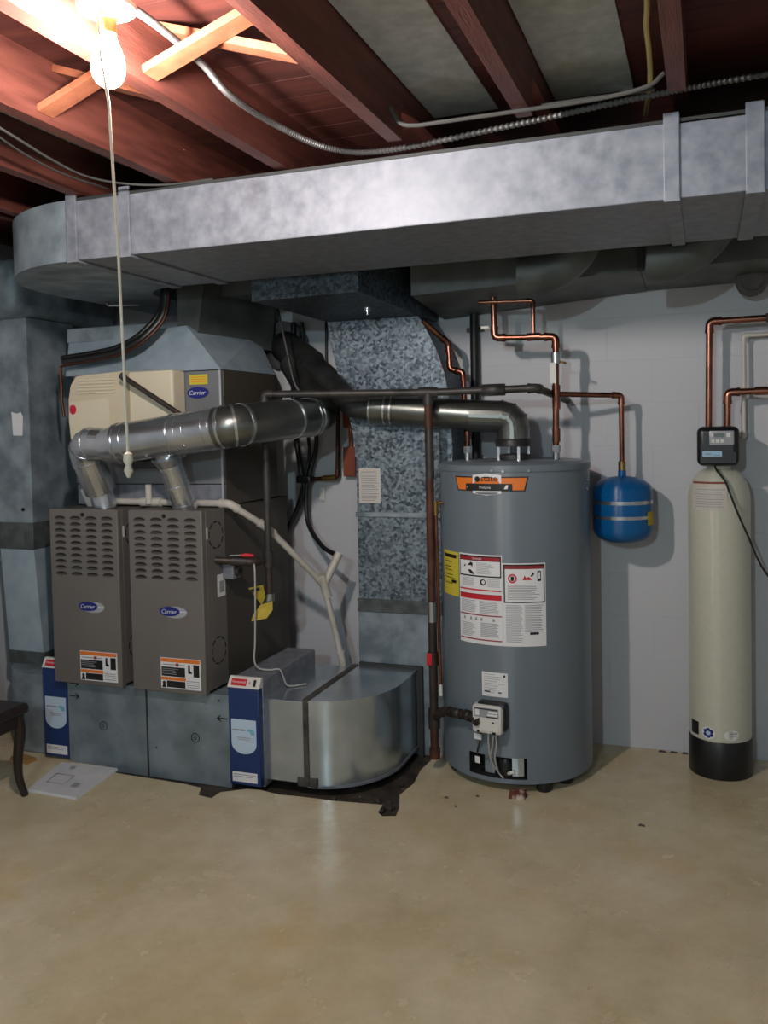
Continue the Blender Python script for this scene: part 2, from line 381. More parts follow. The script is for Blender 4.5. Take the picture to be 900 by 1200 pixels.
wall_back = obj('wall_back', MB().box(XL-0.1, XR+0.1, YB+0.001, YB+0.2, 0, 2.72), 'wall', kind='structure')
BW, BH, z0 = 0.406, 0.2, 0.03
proto = None
for row in range(-1, 13):
    zb = z0+row*BH
    if zb > 2.5: break
    for col_ in range(-1, 16):
        xa = XL+col_*BW+(BW/2 if row % 2 else 0); xb = xa+BW
        if xb < XL+0.01 or xa > XR-0.01: continue
        full = xa >= XL-0.001 and xb <= XR+0.001 and zb >= 0
        if full and proto is not None:
            o = proto.copy(); COL.objects.link(o); o.location = (xa-pxa, 0, zb-pzb)
        else:
            o = boxo('block', 'wall', wall_back, max(xa, XL)+0.001, min(xb, XR)-0.001, YB, YB+0.03, max(zb, 0)+0.001, zb+BH-0.001, 0.001)
            if full: proto = o; pxa, pzb = xa, zb
wall_left = obj('wall_left', MB().box(XL-0.15, XL, YF, YB, 0, 2.72), 'wall', kind='structure')
wall_right = obj('wall_right', MB().box(XR, XR+0.15, YF, YB, 0, 2.72), 'wall', kind='structure')
wall_front = obj('wall_front', MB().box(XL-0.15, XR+0.15, YF-0.15, YF, 0, 2.72), 'wall', kind='structure')

ceiling = obj('ceiling', MB().box(XL-0.1, XR+0.1, YF-0.1, YB+0.1, ZC+0.02, ZC+0.08), 'wood_deck', kind='structure')
y = YF; k = 0
while y < YB-0.05:
    y1 = min(y+0.14, YB); dz = random.uniform(-0.001, 0.001)
    boxo('board', 'wood_deck', ceiling, XL, XR, y+0.001, y1-0.001, ZC+dz*0.3, ZC+0.02, 0.001); y += 0.14
for x, yn in ((-3.4,3.1),(-3.0,3.1),(-2.58,3.1),(-2.17,3.1),(-1.76,3.1),(-1.337,3.1),(-0.889,2.58),(-0.478,2.53),(-0.066,2.5),(0.345,2.5),(0.755,2.5),(1.165,2.5),(1.575,2.5),(1.985,2.5)):
    h = 0.023
    poly = [(YF+0.01,2.42),(yn,2.42),(yn,2.53),(YB-0.01,2.53),(YB-0.01,ZC),(YF+0.01,ZC)]
    obj('joist', MB().prism(poly, x-h, x+h, 'x'), 'wood_red', ceiling)
# grey sheet metal panning between some joists
for xa, xb, y1 in ((-0.862,-0.64,2.62),(-0.452,-0.205,2.62),(-2.145,-1.90,2.66)):
    boxo('panning_panel', 'pan', ceiling, xa, xb, 0.6, y1+0.3, ZC-0.008, ZC-0.002, 0.001)
# cross bridging
def bridge(a, b, wd=0.06, th=0.02):
    a, b = Vector(a), Vector(b); d = (b-a).normalized(); s = Vector((0,1,0)); nn = d.cross(s)
    c = [a-s*wd/2-nn*th/2, a+s*wd/2-nn*th/2, b+s*wd/2-nn*th/2, b-s*wd/2-nn*th/2]
    t = [p+nn*th for p in c]
    return obj('cross_bridge', MB().hexa(c, t), 'wood_orange', ceiling)
for (xa, xb, yy) in ((-1.314,-0.912,1.95),(-1.737,-1.36,2.06),(-2.147,-1.783,2.0)):
    bridge((xa, yy-0.03, 2.45), (xb, yy-0.03, 2.585)); bridge((xa, yy+0.035, 2.585), (xb, yy+0.035, 2.45))

# ================================================================== DUCTS
# main trunk with its radius elbow
td = thing('main_duct', 'long galvanised trunk duct with rounded elbow hanging under the joists', 'duct', (-1.0, 3.04, 2.185))
DZ0, DZ1, DY0, DY1 = 2.185, 2.41, 2.70, 3.38
for xa, xb, d in ((-2.2,-1.965,0.0),(-1.963,-0.088,0.0),(-0.086,0.134,-0.006),(0.136,2.38,0.0)):
    boxo('duct_section', 'galv', td, xa, xb, DY0+d, DY1, DZ0, DZ1+d*2, 0.004)
arc = [(-2.2-0.64*math.sin(R(a)), 3.34-0.64*math.cos(R(a))) for a in range(0, 91, 6)]
inn = [(-2.2-0.25*math.sin(R(a)), 3.63-0.25*math.cos(R(a))) for a in range(90, -1, -10)]
obj('elbow', MB().prism(arc+[(-2.84,4.22),(-2.45,4.22)]+inn, DZ0, DZ1, 'z', sm=True), 'galv_old', td)
for x, wd in ((-2.2,0.045),(-1.965,0.045),(-0.087,0.045),(0.135,0.05)):      # drive cleats
    mb = MB().box(x-wd/2, x+wd/2, DY0-0.012, DY0-0.001, DZ0-0.004, DZ1+0.02, 0.003)
    mb.box(x-wd/2, x+wd/2, DY0-0.012, DY1, DZ0-0.008, DZ0-0.001)
    obj('cleat', mb, 'galv', td)
boxo('top_flange', 'seam', td, -2.2, 2.38, DY0-0.005, DY0+0.002, DZ1-0.008, DZ1+0.002)
obj('damper_handle', MB().tube([(-3.02+0.26,3.62,2.178),(-3.02+0.27,3.62,2.165),(-2.60,3.66,2.163)], 0.006, 8), 'steel', td)
# hanger straps
for x in (-1.1, 0.3): boxo('hanger_strap', 'galv_old', td, x-0.012, x+0.012, DY1+0.001, DY1+0.003, DZ0+0.05, 2.53)

# connector from the trunk and the return drop on the wall
rd = thing('return_drop_duct', 'spangled galvanised return duct running down the wall to the floor', 'duct', (-1.34, 4.08, -0.02))
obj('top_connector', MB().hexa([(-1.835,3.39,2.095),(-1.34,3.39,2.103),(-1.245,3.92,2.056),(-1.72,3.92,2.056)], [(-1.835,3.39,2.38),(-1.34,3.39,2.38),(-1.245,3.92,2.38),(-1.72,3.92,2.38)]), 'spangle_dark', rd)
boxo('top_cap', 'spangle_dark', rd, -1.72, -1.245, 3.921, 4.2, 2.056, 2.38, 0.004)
left = [(-1.585,1.40),(-1.585,1.46),(-1.60,1.55),(-1.635,1.68),(-1.672,1.83),(-1.70,1.95),(-1.715,2.054)]
right = [(-1.252,2.054),(-1.215,1.99),(-1.17,1.90),(-1.13,1.78),(-1.108,1.63),(-1.10,1.46),(-1.10,1.40)]
obj('elbow_section', MB().prism(right[::-1]+left[::-1], 3.92, 4.23, 'y', sm=True), ['spangle'], rd)
boxo('drop_section', 'spangle', rd, -1.583, -1.102, 3.925, 4.23, 1.125, 1.40, 0.003)
boxo('drop_section', 'spangle', rd, -1.583, -1.102, 3.925, 4.23, 0.70, 1.12, 0.003)
boxo('cleat', 'galv_old', rd, -1.588, -1.098, 3.915, 4.23, 1.112, 1.135, 0.003)
boxo('tape_band', 'tape', rd, -1.589, -1.097, 3.916, 4.23, 0.652, 0.716, 0.004)
boxo('boot', 'galv_old', rd, -1.587, -1.099, 3.92, 4.23, -0.02, 0.655, 0.004)
mb = MB().box(-1.284, -1.26, 3.895, 3.92, -0.02, 0.405).box(-1.58, -1.262, 3.90, 3.92, 0.392, 0.408)
obj('angle_collar', mb, 'seam', rd)
obj('test_plug', MB().tube([(-1.42,3.70,2.078),(-1.42,3.70,2.062)], 0.02, 14).tube([(-1.42,3.70,2.063),(-1.42,3.70,2.045)], 0.009, 10), 'steel', rd)
nt_ = thing('instruction_sheet', 'yellowed printed sheet stuck on the spangled return duct', 'paper', (-1.515, 3.918, 1.18))
boxo('sheet', 'paper', nt_, -1.568, -1.458, 3.9215, 3.9235, 1.178, 1.345)
lines_front('print', [(-1.557, -1.468-random.uniform(0,0.02), 1.328-i*0.0105, 0.004) for i in range(14)], 3.9208, 0.0006, 'grey_text', nt_)

# return boot on the right: filter -> transition -> curved elbow
re_ = thing('return_elbow', 'shiny curved galvanised floor duct beside the right filter', 'duct', (-1.5, 3.6, -0.02))
boxo('transition', 'galv_bright', re_, -1.795, -1.605, 3.335, 3.90, 0.03, 0.385, 0.004)
arc = [(-1.595+0.305*math.sin(R(a)), 3.69-0.355*math.cos(R(a))) for a in range(0, 91, 6)]
obj('elbow', MB().prism(arc+[(-1.29,3.915),(-1.595,3.915)], 0.03, 0.385, 'z', sm=True), 'galv_bright', re_)
a2 = [(-1.595+0.309*math.sin(R(a)), 3.69-0.359*math.cos(R(a))) for a in range(0, 91, 6)]
obj('top_rim', MB().prism(a2+[(-1.287,3.914),(-1.595,3.914)], 0.385, 0.392, 'z'), 'galv_bright', re_)
obj('bottom_rim', MB().prism(a2+[(-1.287,3.914),(-1.595,3.914)], 0.018, 0.03, 'z'), 'galv', re_)
mb = MB().box(-1.612, -1.588, 3.328, 3.336, 0.03, 0.392, 0.002).box(-1.614, -1.586, 3.33, 3.91, 0.385, 0.397, 0.003)
obj('seam', mb, 'mastic', re_)
boxo('sealant', 'mastic', re_, -1.645, -1.55, 3.331, 3.336, 0.02, 0.06, 0.004)

# rear trunk between main duct and the wall
rt = thing('rear_duct', 'dull dark duct against the top of the white block wall', 'duct', (0.2, 4.0, 2.1))
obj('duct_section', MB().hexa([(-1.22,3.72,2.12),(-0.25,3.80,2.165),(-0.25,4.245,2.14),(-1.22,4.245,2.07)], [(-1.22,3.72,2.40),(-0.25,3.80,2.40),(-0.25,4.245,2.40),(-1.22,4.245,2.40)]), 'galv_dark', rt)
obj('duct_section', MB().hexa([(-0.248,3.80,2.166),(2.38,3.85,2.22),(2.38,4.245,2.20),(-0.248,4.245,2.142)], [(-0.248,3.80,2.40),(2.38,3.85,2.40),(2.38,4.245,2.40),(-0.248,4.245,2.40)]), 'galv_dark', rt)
for x, zc in ((-0.62,2.29),(-0.12,2.31)):
    mb = MB(); ring = []
    path = [(x-0.05+0.22*math.sin(R(a)), 3.60, zc+0.06-0.2*math.cos(R(a))) for a in range(-10, 80, 10)]
    mb.tube(path, 0.09, 18); obj('round_boot', mb, 'galv_dark', rt)
boxo('seam_band', 'seam', rt, -0.26, -0.235, 3.785, 3.80, 2.16, 2.40)

# return riser at far left
lr = thing('return_riser', 'grey galvanised return riser in the left corner', 'duct', (-3.25, 3.68, 0))
boxo('upper_section', 'galv_old', lr, -3.375, -3.16, 3.505, 3.85, 1.085, 2.12, 0.004)
boxo('tape_band', 'tape', lr, -3.378, -3.155, 3.498, 3.85, 0.965, 1.10, 0.004)
obj('lower_section', MB().hexa([(-3.33,3.50,0.43),(-3.115,3.50,0.43),(-3.115,3.85,0.43),(-3.33,3.85,0.43)], [(-3.372,3.505,0.97),(-3.16,3.505,0.97),(-3.16,3.85,0.97),(-3.372,3.85,0.97)]), 'galv_blue', lr)
boxo('tape_band', 'tape', lr, -3.335, -3.11, 3.495, 3.85, 0.385, 0.45, 0.004)
arc = [(-3.08-0.25*math.sin(R(a)), 3.61-0.26*math.cos(R(a))) for a in range(0, 91, 9)]
obj('floor_elbow', MB().prism([(-2.97,3.36),(-2.972,3.80),(-3.33,3.80)]+arc[::-1], 0.005, 0.385, 'z', sm=True), 'galv_old', lr)
mb = MB().tube([(-3.215,3.503,1.165),(-3.215,3.497,1.165)], 0.009, 10)
obj('plug_hole', mb, 'dark', lr)
obj('top_boot', MB().box(-3.47, -3.13, 3.40, 4.2, 2.12, 2.40, 0.06, seg=4), 'galv_old', lr)
sh = thing('duct_sticker', 'torn white sticker on the left return riser', 'sticker', (-3.24, 3.503, 1.55))
obj('sheet', MB().prism([(-3.262,1.537),(-3.205,1.535),(-3.198,1.63),(-3.21,1.652),(-3.235,1.645),(-3.268,1.655)], 3.5025, 3.5045, 'y'), 'white', sh)

# ================================================================== FURNACES
def make_furnace():
    x0, x1 = -2.853, -2.476
    t = thing('furnace', 'left gas furnace of the two, grey louvred door behind the bent vent pipe', 'furnace', (-2.665, 3.66, 0.39), 'twin gas furnaces')
    boxo('cabinet', 'furnace_side', t, x0+0.004, x1-0.002, 3.30, 4.10, 0.402, 1.195, 0.004)
    d = obj('door', MB().box(x0, x1, 3.27, 3.303, 0.39, 1.197, 0.005), 'furnace', t)
    boxo('side_flange', 'furnace', t, x1-0.0025, x1+0.0005, 3.303, 3.462, 0.402, 1.195, 0.001)
    # 10 x 4 pressed louvers; each a dark crescent over a bulged lip
    proto = None
    for r in range(10):
        for c in range(4):
            cx = -2.853+0.06+c*0.0865; cz = 1.152-r*0.0285
            if proto is None:
                mb = MB(); n = 10; w_, h_ = 0.031, 0.0135
                top = [(cx-w_*math.cos(math.pi*k/n), cz+h_*math.sin(math.pi*k/n)) for k in range(n+1)]
                mb.add([(a, 3.2694, b) for a, b in top], [list(range(n+1))], 0)
                lip = [(cx-w_*math.cos(math.pi*k/n), 3.2692-0.009*math.sin(math.pi*k/n), cz+h_*0.42*math.sin(math.pi*k/n)) for k in range(n+1)]
                low = [(cx-w_*math.cos(math.pi*k/n), 3.2692, cz-0.004*math.sin(math.pi*k/n)) for k in range(n+1)]
                mb.add(lip+low, [(k, k+1, n+2+k, n+1+k) for k in range(n)], 1, True)
                proto = obj('louver', mb, ['louver_dark', 'furnace'], d); p0 = (cx, cz)
            else:
                o = proto.copy(); COL.objects.link(o); o.location = (cx-p0[0], 0, cz-p0[1])
    obj('screw', MB().disc((-2.665,3.27,1.172), (0,-1,0), 0.009, 0.004, 10), 'dark', d)
    # oval badge with swoosh
    b = ell_front('badge', -2.648, 3.2655, 0.753, 0.052, 0.021, 0.004, 'logo_blue', t)
    ell_front('badge_swoosh', -2.622, 3.2672, 0.75, 0.062, 0.026, 0.002, 'silver', b)
    boxo('badge_line', 'white', b, -2.60, -2.563, 3.2664, 3.2672, 0.752, 0.755)
    text_front('badge_lettering', 'Carrier', -2.649, 3.265, 0.753, 0.078, 'white', b, 0.25)
    # warning label
    lb = boxo('warning_label', 'white', t, -2.702, -2.50, 3.2665, 3.2695, 0.392+0.02, 0.392+0.155)
    boxo('orange_bar', 'orange', lb, -2.700, -2.502, 3.2655, 3.2665, 0.529, 0.545)
    boxo('orange_bar', 'orange', lb, -2.700, -2.575, 3.2655, 3.2665, 0.449, 0.462)
    boxo('black_block', 'black', lb, -2.698, -2.578, 3.2655, 3.2665, 0.466, 0.507)
    boxo('black_block', 'black', lb, -2.672, -2.578, 3.2655, 3.2665, 0.417, 0.446)
    boxo('black_block', 'black', lb, -2.535, -2.506, 3.2655, 3.2665, 0.470, 0.524)
    mb = MB(); mb.prism(ellipse(-2.686, 0.436, 0.008, 0.008, 12), 3.2655, 3.2665, 'y'); mb.prism([(-2.697,0.415),(-2.675,0.415),(-2.68,0.43),(-2.692,0.43)], 3.2655, 3.2665, 'y')
    mb.prism([(-2.562,0.522),(-2.552,0.522),(-2.552,0.497),(-2.543,0.490),(-2.543,0.484),(-2.562,0.484)], 3.2655, 3.2665, 'y')
    obj('pictogram', mb, 'black', lb)
    boxo('red_dot', 'dkred', lb, -2.625, -2.610, 3.2655, 3.2665, 0.512, 0.525)
    rows = [(-2.694, -2.60+random.uniform(-0.03,0), 0.499-i*0.0075, 0.0022) for i in range(4)]
    lines_front('fine_print', rows, 3.2648, 0.0006, 'grey_text', lb)
    lines_front('fine_print', [(-2.57, -2.507, 0.45-i*0.009, 0.003) for i in range(4)]+[(-2.69,-2.58,0.518,0.004)], 3.2655, 0.0008, 'grey_text', lb)
    # dashed knock-outs on the right flank
    for zc in (1.08, 0.565):
        mb = MB()
        for k in range(9):
            a0 = 2*math.pi*k/9; pts = [(3.385+0.055*math.cos(a0+q*0.16), zc+0.055*math.sin(a0+q*0.16)) for q in range(4)]
            o2 = [(3.385+0.062*math.cos(a0+q*0.16), zc+0.062*math.sin(a0+q*0.16)) for q in range(4)]
            mb.prism(pts+o2[::-1], x1+0.0004, x1+0.0014, 'x')
        obj('knockout_ring', mb, 'louver_dark', t)
    boxo('side_latch', 'white_pl', t, x1-0.003, x1+0.002, 3.305, 3.315, 1.07, 1.12)
    return t
f1 = make_furnace()
f2 = copy_tree(f1); f2.location.x += 0.434
f2['label'] = 'right gas furnace of the two, grey louvred door beside the gas valve'

bp_ = thing('return_plenum', 'galvanised sheet metal return plenum under the two furnaces', 'duct', (-2.38, 3.7, -0.022))
boxo('panel', 'base', bp_, -2.818, -2.384, 3.312, 3.40, -0.02, 0.388, 0.003)
boxo('panel', 'base', bp_, -2.378, -1.952, 3.312, 3.40, -0.02, 0.388, 0.003)
boxo('seam_strip', 'seam', bp_, -2.3845, -2.3775, 3.309, 3.33, -0.02, 0.388)
boxo('plenum_body', 'base', bp_, -2.81, -1.96, 3.40, 4.08, -0.02, 0.386)
for (cx, cz) in ((-2.62,0.19),(-2.13,0.185)):
    ring = [(cx+0.02*math.cos(2*math.pi*k/20), 3.3105, cz+0.02*math.sin(2*math.pi*k/20)) for k in range(21)]
    obj('marker_circle', MB().tube(ring, 0.0016, 5, False), 'louver_dark', bp_)
for x, z, s_ in ((-2.785,0.315,1),(-1.985,0.285,-1),(-2.785,0.375,1)):
    pts = [(x-0.02*s_, z-0.002), (x+0.022*s_, z-0.002), (x+0.012*s_, z-0.014), (x+0.016*s_, z-0.014), (x+0.035*s_, z), (x+0.016*s_, z+0.014), (x+0.012*s_, z+0.014), (x+0.022*s_, z+0.002), (x-0.02*s_, z+0.002)]
    obj('marker_arrow', MB().prism(pts, 3.3105, 3.312, 'y'), 'louver_dark', bp_)
text_front('marker_mark', '5', -2.62, 3.3102, 0.19, 0.012, 'louver_dark', bp_); text_front('marker_mark', '0', -2.13, 3.3102, 0.185, 0.013, 'louver_dark', bp_)
text_front('marker_mark', 'x', -2.005, 3.3102, 0.362, 0.014, 'louver_dark', bp_); text_front('marker_mark', 'x', -2.335, 3.3102, 0.12, 0.014, 'louver_dark', bp_)

# media air cleaners
def make_cleaner(label):
    x0, x1 = -1.945, -1.795
    t = thing('air_cleaner', label, 'air cleaner', (-1.87, 3.6, 0.0), 'blue media air cleaners')
    boxo('housing', 'galv', t, x0+0.003, x1+0.002, 3.32, 3.86, 0.0, 0.468, 0.004)
    obj('front_cover', MB().box(x0, x1, 3.285, 3.322, 0.012, 0.435, 0.006), 'navy', t)
    cap = obj('top_cap', MB().prism([(3.285,0.436),(3.323,0.436),(3.323,0.478),(3.310,0.478)], x0-0.001, x1+0.001, 'x'), 'white_pl', t)
    # the cap's sloping face carries the red maker plate and a switch
    def slope(u0, u1, s0, s1, off):
        a = Vector((0,3.285,0.436)); b = Vector((0,3.310,0.478)); d = b-a; nn = Vector((0,-d.z,d.y)).normalized()
        P = lambda u, s: Vector((x0+(x1-x0)*u, 0, 0))+a+d*s+nn*off
        return [P(u0,s0), P(u1,s0), P(u1,s1), P(u0,s1)]
    pl = obj('maker_plate', MB().hexa(slope(0.09,0.58,0.2,0.8,0.0004), slope(0.09,0.58,0.2,0.8,0.0014)), 'red', cap)
    v, f, h = text_geo('Honeywell'); q = slope(0.335,0.335,0.5,0.5,0.0018)[0]; dd = Vector((0,0.025,0.042)).normalized()
    obj('plate_lettering', MB().add([q+Vector((a*0.062,0,0))+dd*b*0.062 for a, b in v], f), 'white', pl)
    obj('switch', MB().hexa(slope(0.80,0.88,0.2,0.8,0.0004), slope(0.80,0.88,0.2,0.8,0.002)), 'black', cap)
    obj('button', MB().hexa(slope(0.66,0.70,0.4,0.6,0.0004), slope(0.66,0.70,0.4,0.6,0.0015)), 'grey_text', cap)
    xa, xb = x0+0.014, x1-0.016; xm = (xa+xb)/2; rr = (xb-xa)/2
    lab = [(xa,0.30),(xa,0.30-0.105)]+[(xm-rr*math.cos(R(a)), 0.195-rr*0.75*math.sin(R(a))) for a in range(10, 171, 16)]+[(xb,0.195),(xb,0.30)]
    lb = obj('front_label', MB().prism(lab, 3.2835, 3.2852, 'y'), 'pale_blue', t)
    lines_front('label_lettering', [(xa+0.006, xm+0.008, 0.254, 0.007)], 3.2828, 0.0006, 'grey_text', lb)
    obj('label_swirl', MB().prism([(xm+0.012,0.254),(xm+0.025,0.262),(xm+0.05,0.256),(xm+0.054,0.238),(xm+0.035,0.236),(xm+0.03,0.248)], 3.2828, 3.2835, 'y'), 'teal', lb)
    lines_front('fine_print', [(xm-0.035, xm+0.035, 0.222, 0.003), (xm-0.028, xm+0.028, 0.214, 0.003)], 3.2828, 0.0006, 'grey_text', lb)
    l2 = boxo('lower_label', 'white', t, xa, xb, 3.2835, 3.2852, 0.028, 0.07)
    lines_front('fine_print', [(xa+0.005, xb-0.008, 0.06, 0.003), (xa+0.005, xb-0.02, 0.051, 0.003)], 3.2828, 0.0006, 'grey_text', l2)
    return t
ac1 = make_cleaner('navy blue filter housing at the right end, cord rising from its top')
ac2 = copy_tree(ac1); ac2.location.x -= 1.022; ac2.location.y += 0.03
ac2['label'] = 'navy blue filter housing at the left end, half hidden behind a furnace'

# coil cabinet and supply plenum above the furnaces
cc = thing('coil_cabinet', 'grey cooling coil cabinet above the two furnaces', 'cabinet', (-2.44, 3.75, 1.2))
boxo('cabinet_body', 'furnace_side', cc, -2.85, -2.043, 3.49, 4.0, 1.20, 1.815, 0.004)
boxo('front_panel', 'coil', cc, -2.85, -2.045, 3.465, 3.49, 1.30, 1.813, 0.003)
boxo('lower_panel', 'galv', cc, -2.85, -2.045, 3.47, 3.49, 1.20, 1.296, 0.003)
boxo('corner_trim', 'silver', cc, -2.052, -2.042, 3.461, 3.472, 1.20, 1.815, 0.002)
bd = ell_front('badge', -2.162, 3.461, 1.715, 0.056, 0.026, 0.004, 'logo_blue', cc)
ell_front('badge_inset', -2.162, 3.4604, 1.715, 0.050, 0.021, 0.0005, 'logo_blue', bd)
text_front('badge_lettering', 'Carrier', -2.163, 3.4598, 1.715, 0.085, 'white', bd, 0.25)
st = boxo('yellow_sticker', 'yellow', cc, -2.205, -2.11, 3.463, 3.4655, 1.752, 1.797, 0.001)
lines_front('sticker_print', [(-2.195, -2.12, 1.785-i*0.01, 0.003) for i in range(3)], 3.4622, 0.0008, 'orange', st)
sp = thing('supply_plenum', 'tapered grey sheet metal plenum between coil cabinet and trunk ducts', 'duct', (-2.45, 3.75, 1.816))
obj('tapered_hood', MB().hexa([(-2.90,3.47,1.817),(-2.043,3.47,1.817),(-2.043,4.0,1.817),(-2.90,4.0,1.817)], [(-2.98,3.60,2.0),(-2.30,3.60,2.04),(-2.20,4.1,2.04),(-2.98,4.1,2.0)]), 'galv_blue', sp)
boxo('lip', 'galv_old', sp, -2.98, -2.46, 3.585, 3.62, 1.99, 2.06, 0.003)
obj('collar', MB().hexa([(-2.36,3.62,1.98),(-2.255,3.62,1.98),(-2.13,4.15,1.95),(-2.36,4.15,1.98)], [(-2.36,3.62,2.30),(-2.2,3.62,2.30),(-2.1,4.15,2.30),(-2.36,4.15,2.30)]), 'galv_dark', sp)
boxo('upper_collar', 'galv_dark', sp, -2.36, -1.80, 3.75, 4.2, 2.19, 2.40, 0.003)

# humidifier on the coil cabinet
hm = thing('humidifier', 'beige rounded humidifier cover fixed on the coil cabinet', 'humidifier', (-2.45, 3.38, 1.42))
prof = [(-2.775,1.50),(-2.785,1.60),(-2.782,1.70),(-2.768,1.765),(-2.735,1.805),(-2.50,1.818),(-2.465,1.82),(-2.465,1.42),(-2.70,1.42),(-2.75,1.445)]
obj('cover', MB().prism(prof[::-1], 3.345, 3.463, 'y'), 'beige', hm)
obj('side_cover', MB().box(-2.462, -2.225, 3.36, 3.463, 1.42, 1.818, 0.012), 'beige2', hm)
pr_ = [(-2.77,1.52),(-2.775,1.60),(-2.77,1.685),(-2.56,1.70),(-2.55,1.69),(-2.55,1.47),(-2.56,1.46),(-2.74,1.46)]
obj('raised_panel', MB().prism(pr_[::-1], 3.336, 3.3445, 'y'), 'beige2', hm)
for i in range(5): boxo('vent_rib', 'beige2', hm, -2.735+0.004*i, -2.52, 3.339, 3.345, 1.722+i*0.015, 1.729+i*0.015, 0.001)
ell_front('red_sticker', -2.752, 3.3335, 1.652, 0.018, 0.022, 0.002, 'red', hm)
boxo('water_slot', 'dark', hm, -2.66, -2.58, 3.3345, 3.336, 1.478, 1.489)
obj('solenoid', MB().box(-2.45, -2.28, 3.36, 3.46, 1.375, 1.415, 0.006), 'black_pl', hm)
# dark rod and its bracket in front of the cabinet
dr = thing('damper_rod', 'short dark rod slanting across the humidifier side', 'rod', (-2.3, 3.30, 1.6))
obj('rod', MB().tube([(-2.445,3.29,1.795),(-2.12,3.33,1.585)], 0.012, 10), 'black_metal', dr)
obj('rod_end', MB().tube([(-2.447,3.29,1.797),(-2.43,3.292,1.786)], 0.016, 10), 'grey_iron', dr)

# ================================================================== VENT PIPES
fv = thing('furnace_vent', 'shiny metal vent pipe rising from both furnaces and running right', 'vent pipe', (-2.3, 3.4, 1.2))
def band(parent, c, d, r, m='vent', ln=0.012):
    return tubeo('crimp_ring', m, parent, [Vector(c)-Vector(d).normalized()*ln/2, Vector(c)+Vector(d).normalized()*ln/2], r, 28)
tubeo('collar', 'vent', fv, [(-2.618,3.37,1.19),(-2.625,3.365,1.25),(-2.632,3.355,1.30)], 0.054, 28)
ep = fillet([(-2.63,3.357,1.28),(-2.635,3.235,1.505),(-2.44,3.22,1.487)], 0.16, 5)
obj('elbow', MB().tube(ep, 0.071, 28), 'vent', fv, shade=False)
for q in (1, 3, 5): band(fv, ep[q], ep[q+1]-ep[q-1] if q+1 < len(ep) else ep[q]-ep[q-1], 0.074)
A_ = Vector((-2.47,3.222,1.488)); B_ = Vector((-1.93,3.245,1.553)); C_ = Vector((-1.735,3.78,1.596)); dA = (B_-A_).normalized()
obj('reducer', MB().tube([A_-dA*0.02, A_+dA*0.05], 0, 28, rs=[0.072, 0.087]), 'vent', fv)
tubeo('main_pipe', 'vent', fv, [A_+dA*0.05, A_+dA*0.36], 0.087, 32)
tubeo('main_pipe', 'vent', fv, [A_+dA*0.35, B_], 0.090, 32)
for q in (0.06, 0.10, 0.33, 0.37, 0.41, 0.50, 0.53): band(fv, A_+dA*q, dA, 0.0915)
d2 = (C_-B_).normalized()
ep = fillet([B_-dA*0.02, B_+dA*0.07, B_+dA*0.07+(C_-B_)*0.5, C_], 0.12, 4)
obj('side_pipe', MB().tube(ep, 0.089, 28), 'vent_dull', fv)
for q in (1, 3, 5, 9): band(fv, ep[q], ep[q+1]-ep[q-1], 0.0925)
d2 = (C_-ep[-3]).normalized()
for q in (0.03, 0.06): band(fv, C_-d2*q, d2, 0.0925)
obj('back_elbow', MB().tube(fillet([C_-d2*0.01, C_+d2*0.10, (-1.86,4.0,1.75), (-1.97,4.06,1.88)], 0.1, 6), 0.074, 24), 'vent_dark', fv)
br = [(-2.18,3.37,1.19), (-2.205,3.275,1.43), (-2.21,3.235,1.49)]
obj('branch_pipe', MB().tube(br, 0.052, 24), 'vent', fv)
for q in (0.03, 0.12, 0.21): band(fv, Vector(br[0]).lerp(Vector(br[1]), q/0.25), Vector(br[1])-Vector(br[0]), 0.055)
obj('branch_saddle', MB().tube([(-2.202,3.29,1.40),(-2.206,3.27,1.44)], 0, 24, rs=[0.056, 0.072]), 'vent', fv)
for q, a in ((0.42, -40), (0.50, 10), (0.22, -60)):
    c = A_+dA*q; n_ = Vector((0.0, -math.cos(R(a)), math.sin(R(a))))
    obj('screw', MB().disc(c+n_*0.0885, n_, 0.008, 0.006, 8), 'steel', fv)

hv = thing('heater_vent', 'metal flue pipe with elbow from the water heater to the wall', 'vent pipe', (-1.3, 3.88, 1.38))
obj('draft_hood', MB().lathe([(0.045,1.480),(0.074,1.478),(0.080,1.466),(0.080,1.444),(0.05,1.446)], -0.81, 3.9, 28), 'vent_dark', hv)
for a in (30, 120, 210, 300): boxo('hood_leg', 'steel', hv, -0.81+0.070*math.cos(R(a))-0.006, -0.81+0.070*math.cos(R(a))+0.006, 3.9+0.070*math.sin(R(a))-0.002, 3.9+0.070*math.sin(R(a))+0.002, 1.372, 1.452)
obj('hood_skirt', MB().lathe([(0.05,1.384),(0.068,1.386),(0.068,1.408),(0.05,1.41)], -0.81, 3.9, 24), 'vent_dark', hv)
ep = fillet([(-0.81,3.9,1.47),(-0.81,3.9,1.575),(-1.0,3.87,1.585)], 0.12, 3)
obj('elbow', MB().tube(ep, 0.073, 28), 'vent_dull', hv, shade=False)
for q in (1, 2, 3, 4): band(hv, ep[q], ep[q+1]-ep[q-1], 0.0755, 'vent_dull', 0.008)
H1 = Vector((-0.93,3.885,1.582)); H2 = Vector((-1.46,3.835,1.630)); dH = (H2-H1).normalized()
tubeo('main_pipe', 'vent_dull', hv, [H1, H2-dH*0.10], 0.069, 32)
tubeo('end_pipe', 'vent_dull', hv, [H2-dH*0.11, H2], 0.072, 32)
for q in (0.10, 0.07, 0.0): band(hv, H2-dH*q, dH, 0.0745, 'vent', 0.008)
obj('black_pipe', MB().tube(fillet([H2-dH*0.005, H2+dH*0.09, (-1.77,3.98,1.815), (-1.98,4.10,1.93), (-2.07,4.19,1.97)], 0.09, 5), 0.058, 24), 'vent_dark', hv)
